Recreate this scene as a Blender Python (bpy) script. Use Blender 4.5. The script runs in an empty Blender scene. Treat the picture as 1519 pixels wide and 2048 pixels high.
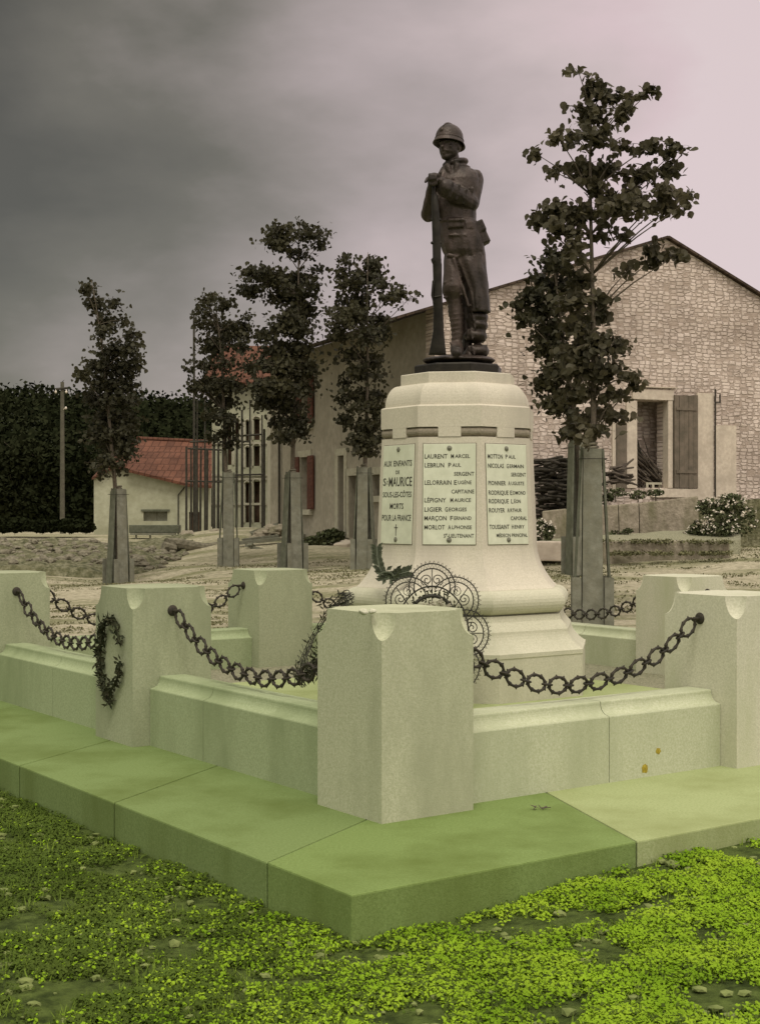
import bpy, bmesh, math, random
from mathutils import Vector, Matrix, noise
random.seed(7)
R = math.radians
S = bpy.context.scene
COL = S.collection
F = 2830.0; CX = 760.0; CY = 1026.0; CAMZ = 1.48

# ------------------------------------------------------------------ camera
cd = bpy.data.cameras.new("camera"); cam = bpy.data.objects.new("camera", cd); COL.objects.link(cam)
cam.location = (0, 0, CAMZ); cam.rotation_euler = (R(90), 0, 0)
cd.sensor_fit = 'VERTICAL'; cd.sensor_height = 24.0; cd.sensor_width = 24.0
cd.lens = 24.0 * F / 2048.0
cd.shift_x = (759.5 - CX) / 2048.0; cd.shift_y = (CY - 1024.0) / 2048.0
cd.clip_start = 0.1; cd.clip_end = 3000
S.camera = cam
S.view_settings.view_transform = 'Standard'; S.view_settings.look = 'None'
S.view_settings.exposure = 0.68; S.view_settings.gamma = 1.0
S.render.resolution_x = 759; S.render.resolution_y = 1024

# ------------------------------------------------------------------ world: heavy cloud over a Nishita sky
SUN_EL, SUN_AZ = R(62), R(186)          # azimuth from +Y towards +X
w = bpy.data.worlds.new("World"); S.world = w; w.use_nodes = True
nt = w.node_tree; nt.nodes.clear()
def N(t, nt=nt, **k):
    n = nt.nodes.new(t)
    for a, b in k.items(): setattr(n, a, b)
    return n
L = nt.links.new
out = N('ShaderNodeOutputWorld'); bg = N('ShaderNodeBackground'); bg.inputs[1].default_value = 0.1
L(bg.outputs[0], out.inputs[0])
sky = N('ShaderNodeTexSky'); sky.sky_type = 'NISHITA'; sky.sun_disc = False
sky.sun_elevation = SUN_EL; sky.sun_rotation = SUN_AZ
tc = N('ShaderNodeTexCoord'); sp = N('ShaderNodeSeparateXYZ'); L(tc.outputs['Generated'], sp.inputs[0])
def wmath(op, a, b=None, c=None):
    n = N('ShaderNodeMath', operation=op)
    for i, v in enumerate((a, b, c)):
        if v is None: continue
        if isinstance(v, (int, float)): n.inputs[i].default_value = v
        else: L(v, n.inputs[i])
    return n.outputs[0]
mp = N('ShaderNodeMapping'); mp.inputs['Scale'].default_value = (2.0, 2.0, 4.2); mp.inputs['Rotation'].default_value = (0, R(12), 0)
L(tc.outputs['Generated'], mp.inputs[0])
nz = N('ShaderNodeTexNoise'); nz.inputs['Scale'].default_value = 2.6; nz.inputs['Detail'].default_value = 7; nz.inputs['Roughness'].default_value = 0.5
nz.inputs['Distortion'].default_value = 0.1
L(mp.outputs[0], nz.inputs['Vector'])
a = wmath('MULTIPLY_ADD', sp.outputs[0], 2.15, 0.52)
low = wmath('MULTIPLY', wmath('MAXIMUM', wmath('SUBTRACT', 0.22, sp.outputs[2]), 0.0), 2.3)      # paler low band
hi = wmath('MULTIPLY', wmath('MAXIMUM', wmath('SUBTRACT', sp.outputs[2], 0.40), 0.0), 2.2)       # overhead cloud is brighter
t = wmath('ADD', a, low)
t = wmath('ADD', t, wmath('MULTIPLY', wmath('SUBTRACT', nz.outputs[0], 0.5), 0.80))
back = wmath('MULTIPLY', wmath('MAXIMUM', wmath('MULTIPLY', sp.outputs[1], -1.0), 0.0), 0.25)
t = wmath('ADD', t, back)
cr = N('ShaderNodeValToRGB'); L(t, cr.inputs[0]); e = cr.color_ramp.elements
e[0].position = 0.0; e[0].color = (0.062, 0.056, 0.041, 1)
e[1].position = 1.0; e[1].color = (0.455, 0.375, 0.375, 1)
for p, c in ((0.22, (0.100, 0.090, 0.069)), (0.42, (0.185, 0.160, 0.142)), (0.62, (0.285, 0.238, 0.230)), (0.80, (0.385, 0.315, 0.31)), (0.90, (0.43, 0.34, 0.345))):
    x = e.new(p); x.color = (*c, 1)
sc = N('ShaderNodeVectorMath', operation='SCALE'); sc.inputs[3].default_value = 10.0; L(cr.outputs[0], sc.inputs[0])
kf = wmath('ADD', wmath('MULTIPLY', wmath('MAXIMUM', wmath('SUBTRACT', sp.outputs[2], 0.42), 0.0), 1.9),
           wmath('ADD', wmath('MULTIPLY', wmath('MAXIMUM', wmath('MULTIPLY', sp.outputs[1], -1.0), 0.0), 0.75),
                 wmath('MULTIPLY', wmath('MAXIMUM', wmath('SUBTRACT', wmath('ABSOLUTE', sp.outputs[0]), 0.38), 0.0), 0.9)))
kf = wmath('MULTIPLY', wmath('MINIMUM', kf, 1.25), 10.0)
wb_ = N('ShaderNodeVectorMath', operation='SCALE'); wb_.inputs[0].default_value = (0.56, 0.52, 0.46); L(kf, wb_.inputs[3])
sm = N('ShaderNodeVectorMath', operation='ADD'); L(sc.outputs[0], sm.inputs[0]); L(wb_.outputs[0], sm.inputs[1])
mx = N('ShaderNodeMix', data_type='RGBA'); mx.inputs[0].default_value = 0.95
L(sky.outputs[0], mx.inputs[6]); L(sm.outputs[0], mx.inputs[7]); L(mx.outputs[2], bg.inputs[0])

sd = bpy.data.lights.new("sun", 'SUN'); sd.energy = 1.1; sd.angle = R(20); sd.color = (1.0, 0.95, 0.84)
so = bpy.data.objects.new("sun", sd); COL.objects.link(so)
dv = Vector((math.sin(SUN_AZ) * math.cos(SUN_EL), math.cos(SUN_AZ) * math.cos(SUN_EL), math.sin(SUN_EL)))
so.rotation_euler = dv.to_track_quat('Z', 'Y').to_euler(); so.location = (0, 0, 30)

# ------------------------------------------------------------------ helpers
def P(px, py, Y): return Vector(((px - CX) / F * Y, Y, CAMZ - (py - CY) / F * Y))
U = Vector((-.579, .815, 0)); V = Vector((.815, .579, 0)); O = Vector((.007, 6.73, 0))
def E(a, b, z=0.0): return O + U * a + V * b + Vector((0, 0, z))

def tag(o, label=None, cat=None, group=None, kind=None):
    if label: o['label'] = label
    if cat: o['category'] = cat
    if group: o['group'] = group
    if kind: o['kind'] = kind
    return o
def empty(name, loc, label, cat, group=None, rz=0):
    o = bpy.data.objects.new(name, None); COL.objects.link(o); o.location = loc; o.rotation_euler.z = rz
    o.empty_display_size = 0.1
    return tag(o, label, cat, group)
def obj(name, me, mat=None, parent=None, smooth=False, loc=None):
    if isinstance(me, bmesh.types.BMesh):
        m = bpy.data.meshes.new(name); me.to_mesh(m); me.free(); me = m
    o = bpy.data.objects.new(name, me); COL.objects.link(o)
    if mat: me.materials.clear(); me.materials.append(mat)
    if smooth:
        me.polygons.foreach_set('use_smooth', [True] * len(me.polygons))
    if parent:
        o.parent = parent
        if loc is not None: o.location = loc
        else: o.matrix_parent_inverse = world_of(parent).inverted()
    elif loc is not None: o.location = loc
    return o
def world_of(o):
    m = Matrix.LocRotScale(o.location, o.rotation_euler, o.scale)
    return (world_of(o.parent) @ o.matrix_parent_inverse @ m) if o.parent else m
def BM(): return bmesh.new()
def prism(bm, pts, z0, z1):
    """closed prism from xy points; z1 may be list"""
    n = len(pts)
    zb = z0 if isinstance(z0, (list, tuple)) else [z0] * n
    zt = z1 if isinstance(z1, (list, tuple)) else [z1] * n
    b = [bm.verts.new((p[0], p[1], zb[i])) for i, p in enumerate(pts)]
    t_ = [bm.verts.new((p[0], p[1], zt[i])) for i, p in enumerate(pts)]
    bm.faces.new(b[::-1]); bm.faces.new(t_)
    for i in range(n):
        j = (i + 1) % n; bm.faces.new((b[i], b[j], t_[j], t_[i]))
def box(bm, c, s, m=None):
    r = bmesh.ops.create_cube(bm, size=1.0)
    M = Matrix.Translation(c) @ (m.to_4x4() if m else Matrix.Identity(4)) @ Matrix.Diagonal((*s, 1))
    bmesh.ops.transform(bm, matrix=M, verts=r['verts']); return r['verts']
def recalc(bm): bmesh.ops.recalc_face_normals(bm, faces=bm.faces)
def bevel(bm, wd, seg=2, ang=30):
    recalc(bm)
    ed = [e for e in bm.edges if len(e.link_faces) == 2 and e.calc_face_angle(0) > R(ang)]
    bmesh.ops.bevel(bm, geom=ed, offset=wd, segments=seg, affect='EDGES', profile=0.6)
def tube(bm, pts, rad, seg=8, cap=True):
    """pts list of Vector, rad float or list (or (rx,rz))"""
    n = len(pts)
    rr = rad if isinstance(rad, (list, tuple)) else [rad] * n
    rings = []; up = Vector((0, 0, 1)); prev = None
    for i, p in enumerate(pts):
        d = (pts[min(i + 1, n - 1)] - pts[max(i - 1, 0)]).normalized()
        if prev is None:
            x = d.cross(up)
            if x.length < 0.05: x = d.cross(Vector((1, 0, 0)))
        else:
            x = prev - d * prev.dot(d)
            if x.length < 1e-4: x = d.cross(up)
        x.normalize(); prev = x; y = d.cross(x)
        rings.append([bm.verts.new(p + (x * math.cos(2 * math.pi * k / seg) + y * math.sin(2 * math.pi * k / seg)) * rr[i]) for k in range(seg)])
    for i in range(n - 1):
        for k in range(seg):
            k2 = (k + 1) % seg
            bm.faces.new((rings[i][k], rings[i][k2], rings[i + 1][k2], rings[i + 1][k]))
    if cap: bm.faces.new(rings[0][::-1]); bm.faces.new(rings[-1])
def ell(bm, c, r, m=None, seg=16):
    q = bmesh.ops.create_uvsphere(bm, u_segments=seg, v_segments=max(8, seg // 2), radius=1.0)
    M = Matrix.Translation(c) @ (m.to_4x4() if m else Matrix.Identity(4)) @ Matrix.Diagonal((*r, 1))
    bmesh.ops.transform(bm, matrix=M, verts=q['verts'])
def cap(bm, a, b, ra, rb, seg=12, n=6):
    """tapered capsule"""
    a = Vector(a); b = Vector(b); d = b - a; l = d.length
    if l < 1e-6: ell(bm, a, (ra,) * 3); return
    d.normalize(); pts = []; rs = []
    for i in range(n):
        th = math.pi / 2 * (1 - i / n); pts.append(a - d * ra * math.sin(th)); rs.append(max(ra * math.cos(th), ra * .02))
    pts += [a, b]; rs += [ra, rb]
    for i in range(1, n + 1):
        th = math.pi / 2 * i / n; pts.append(b + d * rb * math.sin(th)); rs.append(max(rb * math.cos(th), rb * .02))
    tube(bm, pts, rs, seg)
def remesh(bm, voxel, smooth=2):
    me = bpy.data.meshes.new('tmp'); bm.to_mesh(me); bm.free()
    o = bpy.data.objects.new('tmp', me); COL.objects.link(o)
    m = o.modifiers.new('r', 'REMESH'); m.mode = 'VOXEL'; m.voxel_size = voxel
    s = o.modifiers.new('s', 'SMOOTH'); s.iterations = smooth; s.factor = 0.5
    dg = bpy.context.evaluated_depsgraph_get(); dg.update()
    res = bpy.data.meshes.new_from_object(o.evaluated_get(dg))
    bpy.data.objects.remove(o); return res
def from_lists(name, vs, fs, mat, parent=None, smooth=False):
    me = bpy.data.meshes.new(name); me.from_pydata(vs, [], fs); me.update()
    return obj(name, me, mat, parent, smooth)

# ------------------------------------------------------------------ materials
def mat(name, c1, c2=None, scale=6.0, rough=0.9, bump=0.3, bscale=40.0, detail=6, c3=None, sscale=1.2, metal=0.0, coord='Object', spec=0.3, bdist=0.01, lo=.35, hi=.65):
    m = bpy.data.materials.new(name); m.use_nodes = True; nt = m.node_tree; nt.nodes.clear(); L = nt.links.new
    o = nt.nodes.new('ShaderNodeOutputMaterial'); b = nt.nodes.new('ShaderNodeBsdfPrincipled'); L(b.outputs[0], o.inputs[0])
    b.inputs['Roughness'].default_value = rough; b.inputs['Metallic'].default_value = metal
    b.inputs['Specular IOR Level'].default_value = spec
    tc = nt.nodes.new('ShaderNodeTexCoord'); vec = tc.outputs[coord] if coord != 'World' else None
    if coord == 'World':
        g = nt.nodes.new('ShaderNodeNewGeometry'); vec = g.outputs['Position']
    c2 = c2 or tuple(x * .75 for x in c1)
    n = nt.nodes.new('ShaderNodeTexNoise'); n.inputs['Scale'].default_value = scale; n.inputs['Detail'].default_value = detail; n.inputs['Roughness'].default_value = .6
    L(vec, n.inputs['Vector'])
    r = nt.nodes.new('ShaderNodeValToRGB'); L(n.outputs[0], r.inputs[0])
    r.color_ramp.elements[0].position = lo; r.color_ramp.elements[0].color = (*c2, 1)
    r.color_ramp.elements[1].position = hi; r.color_ramp.elements[1].color = (*c1, 1)
    col = r.outputs[0]
    if c3:
        n3 = nt.nodes.new('ShaderNodeTexNoise'); n3.inputs['Scale'].default_value = sscale; n3.inputs['Detail'].default_value = 8; n3.inputs['Roughness'].default_value = .65
        mp3 = nt.nodes.new('ShaderNodeMapping'); mp3.inputs['Scale'].default_value = (1, 1, .3 if coord == 'World' else 1); L(vec, mp3.inputs[0]); L(mp3.outputs[0], n3.inputs['Vector'])
        r3 = nt.nodes.new('ShaderNodeValToRGB'); L(n3.outputs[0], r3.inputs[0])
        r3.color_ramp.elements[0].position = .45; r3.color_ramp.elements[0].color = (0, 0, 0, 1)
        r3.color_ramp.elements[1].position = .68; r3.color_ramp.elements[1].color = (1, 1, 1, 1)
        mi = nt.nodes.new('ShaderNodeMix'); mi.data_type = 'RGBA'; L(r3.outputs[0], mi.inputs[0]); L(col, mi.inputs[6]); mi.inputs[7].default_value = (*c3, 1)
        col = mi.outputs[2]
    L(col, b.inputs['Base Color'])
    if bump:
        nb = nt.nodes.new('ShaderNodeTexNoise'); nb.inputs['Scale'].default_value = bscale; nb.inputs['Detail'].default_value = 8
        L(vec, nb.inputs['Vector'])
        bp = nt.nodes.new('ShaderNodeBump'); bp.inputs['Strength'].default_value = bump; bp.inputs['Distance'].default_value = bdist
        L(nb.outputs[0], bp.inputs['Height']); L(bp.outputs[0], b.inputs['Normal'])
    m['bsdf'] = b.name
    return m
def masonry(name, ca, cb, mortar, bw=.34, bh=.13, axis='XZ', warp=.05, mort=.012, bump=.6):
    m = bpy.data.materials.new(name); m.use_nodes = True; nt = m.node_tree; nt.nodes.clear(); L = nt.links.new
    o = nt.nodes.new('ShaderNodeOutputMaterial'); b = nt.nodes.new('ShaderNodeBsdfPrincipled'); L(b.outputs[0], o.inputs[0])
    b.inputs['Roughness'].default_value = .95; b.inputs['Specular IOR Level'].default_value = .15
    tc = nt.nodes.new('ShaderNodeTexCoord'); s = nt.nodes.new('ShaderNodeSeparateXYZ'); L(tc.outputs['Object'], s.inputs[0])
    cb_ = nt.nodes.new('ShaderNodeCombineXYZ'); L(s.outputs[0 if axis[0] == 'X' else 1], cb_.inputs[0]); L(s.outputs['XYZ'.index(axis[1])], cb_.inputs[1])
    n = nt.nodes.new('ShaderNodeTexNoise'); n.inputs['Scale'].default_value = 2.3; n.inputs['Detail'].default_value = 3; L(tc.outputs['Object'], n.inputs['Vector'])
    sb = nt.nodes.new('ShaderNodeVectorMath'); sb.operation = 'SUBTRACT'; L(n.outputs['Color'], sb.inputs[0]); sb.inputs[1].default_value = (.5, .5, .5)
    sc = nt.nodes.new('ShaderNodeVectorMath'); sc.operation = 'SCALE'; sc.inputs[3].default_value = warp * 6; L(sb.outputs[0], sc.inputs[0])
    ad = nt.nodes.new('ShaderNodeVectorMath'); ad.operation = 'ADD'; L(cb_.outputs[0], ad.inputs[0]); L(sc.outputs[0], ad.inputs[1])
    br = nt.nodes.new('ShaderNodeTexBrick'); L(ad.outputs[0], br.inputs['Vector'])
    br.inputs['Scale'].default_value = 1.0; br.inputs['Brick Width'].default_value = bw; br.inputs['Row Height'].default_value = bh
    br.inputs['Mortar Size'].default_value = mort; br.inputs['Mortar Smooth'].default_value = .4; br.inputs['Bias'].default_value = 0.0
    br.inputs['Color1'].default_value = (*ca, 1); br.inputs['Color2'].default_value = (*cb, 1); br.inputs['Mortar'].default_value = (*mortar, 1)
    br.offset = .37; br.squash = 1.35; br.squash_frequency = 3
    n2 = nt.nodes.new('ShaderNodeTexNoise'); n2.inputs['Scale'].default_value = 1.1; n2.inputs['Detail'].default_value = 9; n2.inputs['Roughness'].default_value = .7; L(tc.outputs['Object'], n2.inputs['Vector'])
    r = nt.nodes.new('ShaderNodeValToRGB'); L(n2.outputs[0], r.inputs[0]); r.color_ramp.elements[0].position = .3; r.color_ramp.elements[0].color = (.62, .6, .58, 1); r.color_ramp.elements[1].position = .62; r.color_ramp.elements[1].color = (1.08, 1.06, 1.04, 1)
    mu = nt.nodes.new('ShaderNodeMix'); mu.data_type = 'RGBA'; mu.blend_type = 'MULTIPLY'; mu.inputs[0].default_value = 1; L(br.outputs[0], mu.inputs[6]); L(r.outputs[0], mu.inputs[7])
    L(mu.outputs[2], b.inputs['Base Color'])
    nb = nt.nodes.new('ShaderNodeTexNoise'); nb.inputs['Scale'].default_value = 9; nb.inputs['Detail'].default_value = 8; L(tc.outputs['Object'], nb.inputs['Vector'])
    m1 = nt.nodes.new('ShaderNodeMath'); m1.operation = 'MULTIPLY_ADD'; L(br.outputs['Fac'], m1.inputs[0]); m1.inputs[1].default_value = -1.0; L(nb.outputs[0], m1.inputs[2])
    bp = nt.nodes.new('ShaderNodeBump'); bp.inputs['Strength'].default_value = bump; bp.inputs['Distance'].default_value = .04; L(m1.outputs[0], bp.inputs['Height']); L(bp.outputs[0], b.inputs['Normal'])
    return m

M = {}
M['ped'] = mat('pedestal_stone', (0.5678, 0.5273, 0.4169), (0.4607, 0.4294, 0.3245), 90, bump=.35, bscale=160, c3=(0.4139, 0.3825, 0.3003), sscale=2.2, coord='World', bdist=.004)
M['pedlow'] = mat('pedestal_base_stone', (0.5177, 0.5039, 0.3748), (0.4190, 0.4111, 0.2948), 90, bump=.35, bscale=160, c3=(0.3706, 0.3672, 0.2581), sscale=2.2, coord='World', bdist=.004)
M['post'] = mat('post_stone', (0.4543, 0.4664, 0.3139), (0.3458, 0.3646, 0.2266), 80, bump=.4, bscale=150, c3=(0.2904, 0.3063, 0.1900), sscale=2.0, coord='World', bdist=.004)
M['postl'] = mat('dimmed_post_stone', (0.3499, 0.3749, 0.2386), (0.2660, 0.2925, 0.1714), 80, bump=.4, bscale=150, c3=(0.2235, 0.2462, 0.1445), sscale=2.0, coord='World', bdist=.004)  # same post stone, the left side's dimmer exposure put into its colour
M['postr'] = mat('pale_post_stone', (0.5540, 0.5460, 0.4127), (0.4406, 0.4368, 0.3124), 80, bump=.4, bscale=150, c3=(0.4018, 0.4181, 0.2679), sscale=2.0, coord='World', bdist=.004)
M['wall'] = mat('block_stone', (0.3262, 0.3805, 0.2173), (0.2484, 0.2927, 0.1501), 80, bump=.4, bscale=150, c3=(0.2030, 0.2458, 0.1210), sscale=1.6, coord='World', bdist=.004)  # block stone darkened in colour for the dimmer exposure at left
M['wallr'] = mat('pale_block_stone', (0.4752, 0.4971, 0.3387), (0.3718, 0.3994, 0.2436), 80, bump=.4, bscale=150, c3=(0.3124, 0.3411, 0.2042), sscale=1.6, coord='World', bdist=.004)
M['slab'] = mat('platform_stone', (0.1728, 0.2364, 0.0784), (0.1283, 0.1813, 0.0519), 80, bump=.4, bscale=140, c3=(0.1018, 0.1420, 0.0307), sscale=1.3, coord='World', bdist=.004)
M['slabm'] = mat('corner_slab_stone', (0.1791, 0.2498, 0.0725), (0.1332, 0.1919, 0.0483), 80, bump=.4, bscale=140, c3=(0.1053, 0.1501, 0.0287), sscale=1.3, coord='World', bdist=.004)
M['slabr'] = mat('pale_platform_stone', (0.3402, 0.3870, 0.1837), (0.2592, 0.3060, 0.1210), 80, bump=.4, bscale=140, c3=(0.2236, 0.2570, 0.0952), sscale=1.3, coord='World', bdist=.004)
M['scoop'] = mat('fresh_cut_stone', (.50, .56, .34), (.42, .48, .27), 80, bump=.2, bscale=150, coord='World', bdist=.004)
M['marble'] = mat('plaque_marble', (.60, .62, .47), (.52, .54, .40), 14, rough=.55, bump=.05, c3=(.50, .52, .38), sscale=5, coord='World')
M['rollst'] = mat('brown_roll_stone', (.27, .235, .17), (.19, .165, .12), 60, bump=.4)  # darker brown than the cap stone
M['ink'] = mat('letter_paint', (.035, .035, .025), (.06, .058, .04), 60, bump=0)
M['bronze'] = mat('dark_bronze', (.040, .031, .024), (.018, .014, .010), 9, rough=.48, bump=.35, bscale=55, c3=(.080, .058, .046), sscale=3.5, metal=.35, bdist=.012, coord='World')
M['bronze2'] = mat('bronze_rifle', (.026, .023, .016), (.013, .011, .008), 12, rough=.45, bump=.2, metal=.5, coord='World')
M['palm'] = mat('verdigris_bronze', (.10, .115, .07), (.05, .06, .035), 30, rough=.6, metal=.3, bump=.3)
M['iron'] = mat('chain_iron', (.022, .021, .014), (.04, .032, .02), 50, rough=.7, bump=.4, bscale=200, bdist=.002)
M['wire'] = mat('wreath_wire', (.018, .018, .012), (.04, .038, .025), 60, rough=.7, bump=0)
M['laurel'] = mat('dry_laurel', (.020, .027, .010), (.038, .036, .014), 30, rough=.8, bump=0)
M['bead'] = mat('porcelain_bead', (.30, .27, .20), (.20, .20, .13), 40, rough=.4, bump=.1)
M['leaf'] = mat('linden_leaf', (0.078, 0.069, 0.036), (0.038, 0.036, 0.017), 3.0, rough=.6, bump=0, coord='World', c3=(0.106, 0.092, 0.050), sscale=1.7)
M['leafd'] = mat('dark_linden_leaf', (0.044, 0.042, 0.019), (0.022, 0.022, 0.010), 3.0, rough=.65, bump=0, coord='World', c3=(0.064, 0.059, 0.026), sscale=1.2)
for k in ('leaf', 'leafd'):
    nt_ = M[k].node_tree; b_ = nt_.nodes[M[k]['bsdf']]; o_ = [n for n in nt_.nodes if n.type == 'OUTPUT_MATERIAL'][0]
    tr_ = nt_.nodes.new('ShaderNodeBsdfTranslucent'); ms_ = nt_.nodes.new('ShaderNodeMixShader'); ms_.inputs[0].default_value = .35
    src = b_.inputs['Base Color'].links[0].from_socket; nt_.links.new(src, tr_.inputs[0]); nt_.links.new(b_.outputs[0], ms_.inputs[1]); nt_.links.new(tr_.outputs[0], ms_.inputs[2]); nt_.links.new(ms_.outputs[0], o_.inputs[0])
M['bark'] = mat('young_bark', (.13, .105, .075), (.07, .06, .04), 25, bump=.5, coord='World')
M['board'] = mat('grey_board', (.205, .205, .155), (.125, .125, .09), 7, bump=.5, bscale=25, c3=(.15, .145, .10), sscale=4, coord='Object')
M['boardd'] = mat('dark_board', (.13, .135, .095), (.08, .085, .055), 7, bump=.5, bscale=25, coord='Object')
M['gravel'] = mat('gravel', (.33, .32, .21), (.15, .15, .085), 55, bump=1.0, bscale=90, bdist=.02, coord='World')
def rubble(name, cols, joint, sx=5.0, sz=10.5):
    m = bpy.data.materials.new(name); m.use_nodes = True; nt = m.node_tree; nt.nodes.clear(); L = nt.links.new
    def nn(t, **k):
        n = nt.nodes.new(t)
        for a, b in k.items(): n.inputs[a].default_value = b
        return n
    o = nn('ShaderNodeOutputMaterial'); b = nn('ShaderNodeBsdfPrincipled', Roughness=.95); b.inputs['Specular IOR Level'].default_value = .1; L(b.outputs[0], o.inputs[0])
    tc = nn('ShaderNodeTexCoord'); no = nn('ShaderNodeTexNoise', Scale=1.6, Detail=4); L(tc.outputs['Object'], no.inputs['Vector'])
    mp = nn('ShaderNodeMapping', Scale=(sx, 0, sz)); L(tc.outputs['Object'], mp.inputs[0])
    ma = nt.nodes.new('ShaderNodeVectorMath'); ma.operation = 'MULTIPLY_ADD'; L(no.outputs['Color'], ma.inputs[0]); ma.inputs[1].default_value = (.9, 0, .8); L(mp.outputs[0], ma.inputs[2])
    v = nt.nodes.new('ShaderNodeTexVoronoi'); v.feature = 'F1'; v.distance = 'CHEBYCHEV'; v.inputs['Scale'].default_value = 1; v.inputs['Randomness'].default_value = .62; L(ma.outputs[0], v.inputs['Vector'])
    w = nt.nodes.new('ShaderNodeTexVoronoi'); w.feature = 'F2'; w.distance = 'CHEBYCHEV'; w.inputs['Scale'].default_value = 1; w.inputs['Randomness'].default_value = .62; L(ma.outputs[0], w.inputs['Vector'])
    d = nt.nodes.new('ShaderNodeMath'); d.operation = 'SUBTRACT'; L(w.outputs['Distance'], d.inputs[0]); L(v.outputs['Distance'], d.inputs[1])
    r = nt.nodes.new('ShaderNodeValToRGB'); L(d.outputs[0], r.inputs[0]); r.color_ramp.elements[0].position = .02; r.color_ramp.elements[0].color = (0, 0, 0, 1); r.color_ramp.elements[1].position = .20; r.color_ramp.elements[1].color = (1, 1, 1, 1)
    s = nt.nodes.new('ShaderNodeSeparateXYZ'); L(v.outputs['Color'], s.inputs[0])
    c = nt.nodes.new('ShaderNodeValToRGB'); L(s.outputs[0], c.inputs[0]); c.color_ramp.elements[0].color = (*cols[0], 1); c.color_ramp.elements[1].color = (*cols[-1], 1)
    for i, q in enumerate(cols[1:-1]): e = c.color_ramp.elements.new((i + 1) / (len(cols) - 1)); e.color = (*q, 1)
    mi = nt.nodes.new('ShaderNodeMix'); mi.data_type = 'RGBA'; L(r.outputs[0], mi.inputs[0]); mi.inputs[6].default_value = (*joint, 1); L(c.outputs[0], mi.inputs[7])
    n2 = nn('ShaderNodeTexNoise', Scale=.7, Detail=10, Roughness=.7); L(tc.outputs['Object'], n2.inputs['Vector'])
    r2 = nt.nodes.new('ShaderNodeValToRGB'); L(n2.outputs[0], r2.inputs[0]); r2.color_ramp.elements[0].position = .33; r2.color_ramp.elements[0].color = (.66, .63, .6, 1); r2.color_ramp.elements[1].position = .6; r2.color_ramp.elements[1].color = (1.05, 1.03, 1.0, 1)
    mu = nt.nodes.new('ShaderNodeMix'); mu.data_type = 'RGBA'; mu.blend_type = 'MULTIPLY'; mu.inputs[0].default_value = 1; L(mi.outputs[2], mu.inputs[6]); L(r2.outputs[0], mu.inputs[7]); L(mu.outputs[2], b.inputs['Base Color'])
    n3 = nn('ShaderNodeTexNoise', Scale=14, Detail=8); L(tc.outputs['Object'], n3.inputs['Vector'])
    m1 = nt.nodes.new('ShaderNodeMath'); m1.operation = 'MULTIPLY_ADD'; L(n3.outputs[0], m1.inputs[0]); m1.inputs[1].default_value = .5; L(r.outputs[0], m1.inputs[2])
    bp = nn('ShaderNodeBump', Strength=.8, Distance=.035); L(m1.outputs[0], bp.inputs['Height']); L(bp.outputs[0], b.inputs['Normal'])
    return m
RC = [(.50, .43, .37), (.60, .525, .46), (.55, .48, .41), (.64, .565, .50), (.575, .50, .435)]
M['rubble'] = rubble('rubble_stone_wall', RC, (.40, .335, .28))
M['rubble2'] = rubble('rubble_stone_inner', RC, (.40, .335, .28))
M['dressed'] = mat('dressed_stone', (0.572, 0.506, 0.396), (0.462, 0.396, 0.308), 12, bump=.3, bscale=50, c3=(0.396, 0.341, 0.264), sscale=1.6)
M['brick'] = mat('rendered_surround', (.36, .27, .19), (.26, .19, .13), 8, bump=.3)
M['shutter'] = mat('grey_door_leaf', (.16, .13, .095), (.10, .085, .06), 5, bump=.3, bscale=30)
M['render'] = mat('old_lime_render', (.37, .335, .26), (.27, .245, .185), 5, bump=.5, bscale=35, c3=(.23, .21, .155), sscale=.55, bdist=.02)
M['rendw'] = mat('pale_render', (0.420, 0.420, 0.300), (0.320, 0.320, 0.220), 4, bump=.4, bscale=40, c3=(0.290, 0.290, 0.190), sscale=.8, bdist=.02)
M['trim'] = mat('pale_stone_trim', (.42, .40, .30), (.32, .30, .22), 8, bump=.3)
M['dark'] = mat('dark_interior', (.02, .019, .012), (.03, .028, .018), 4, bump=0)
M['redwood'] = mat('red_brown_shutter', (.125, .052, .033), (.075, .03, .02), 8, bump=.3, bscale=40)
M['door'] = mat('brown_door', (.10, .058, .035), (.055, .033, .02), 8, bump=.3, bscale=40)
M['stone'] = mat('old_kerb_stone', (.31, .27, .20), (.19, .165, .115), 6, bump=.8, bscale=14, c3=(.15, .14, .08), sscale=2, bdist=.03, coord='World')
M['log'] = mat('log_bark', (.22, .20, .14), (.10, .09, .06), 9, bump=.8, bscale=25, coord='World')
M['dirt'] = mat('heap_earth', (0.125, 0.120, 0.060), (0.050, 0.055, 0.022), 5, bump=1.0, bscale=14, bdist=.06, coord='World', c3=(0.220, 0.210, 0.130), sscale=7)
M['faggot'] = mat('dark_brushwood', (.045, .038, .026), (.02, .018, .012), 9, bump=.5)
M['stick'] = mat('grey_stick', (.11, .09, .065), (.05, .04, .03), 9, bump=.5)
M['pole'] = mat('grey_pole', (.055, .05, .036), (.03, .028, .02), 9, bump=.3)
M['bush'] = mat('bush_leaf', (.09, .10, .045), (.04, .05, .018), 4, bump=0, coord='World')
M['flower'] = mat('pale_flower', (.6, .55, .45), (.5, .45, .36), 4, bump=0)
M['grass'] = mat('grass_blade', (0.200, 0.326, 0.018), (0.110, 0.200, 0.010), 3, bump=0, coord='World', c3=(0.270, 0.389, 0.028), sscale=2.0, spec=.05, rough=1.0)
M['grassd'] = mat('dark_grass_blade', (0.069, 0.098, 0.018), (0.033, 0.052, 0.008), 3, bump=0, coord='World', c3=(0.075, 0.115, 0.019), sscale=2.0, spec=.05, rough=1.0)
M['turf'] = mat('turf_leaf', (.16, .155, .075), (.10, .10, .045), 3, bump=0, coord='World')
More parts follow.
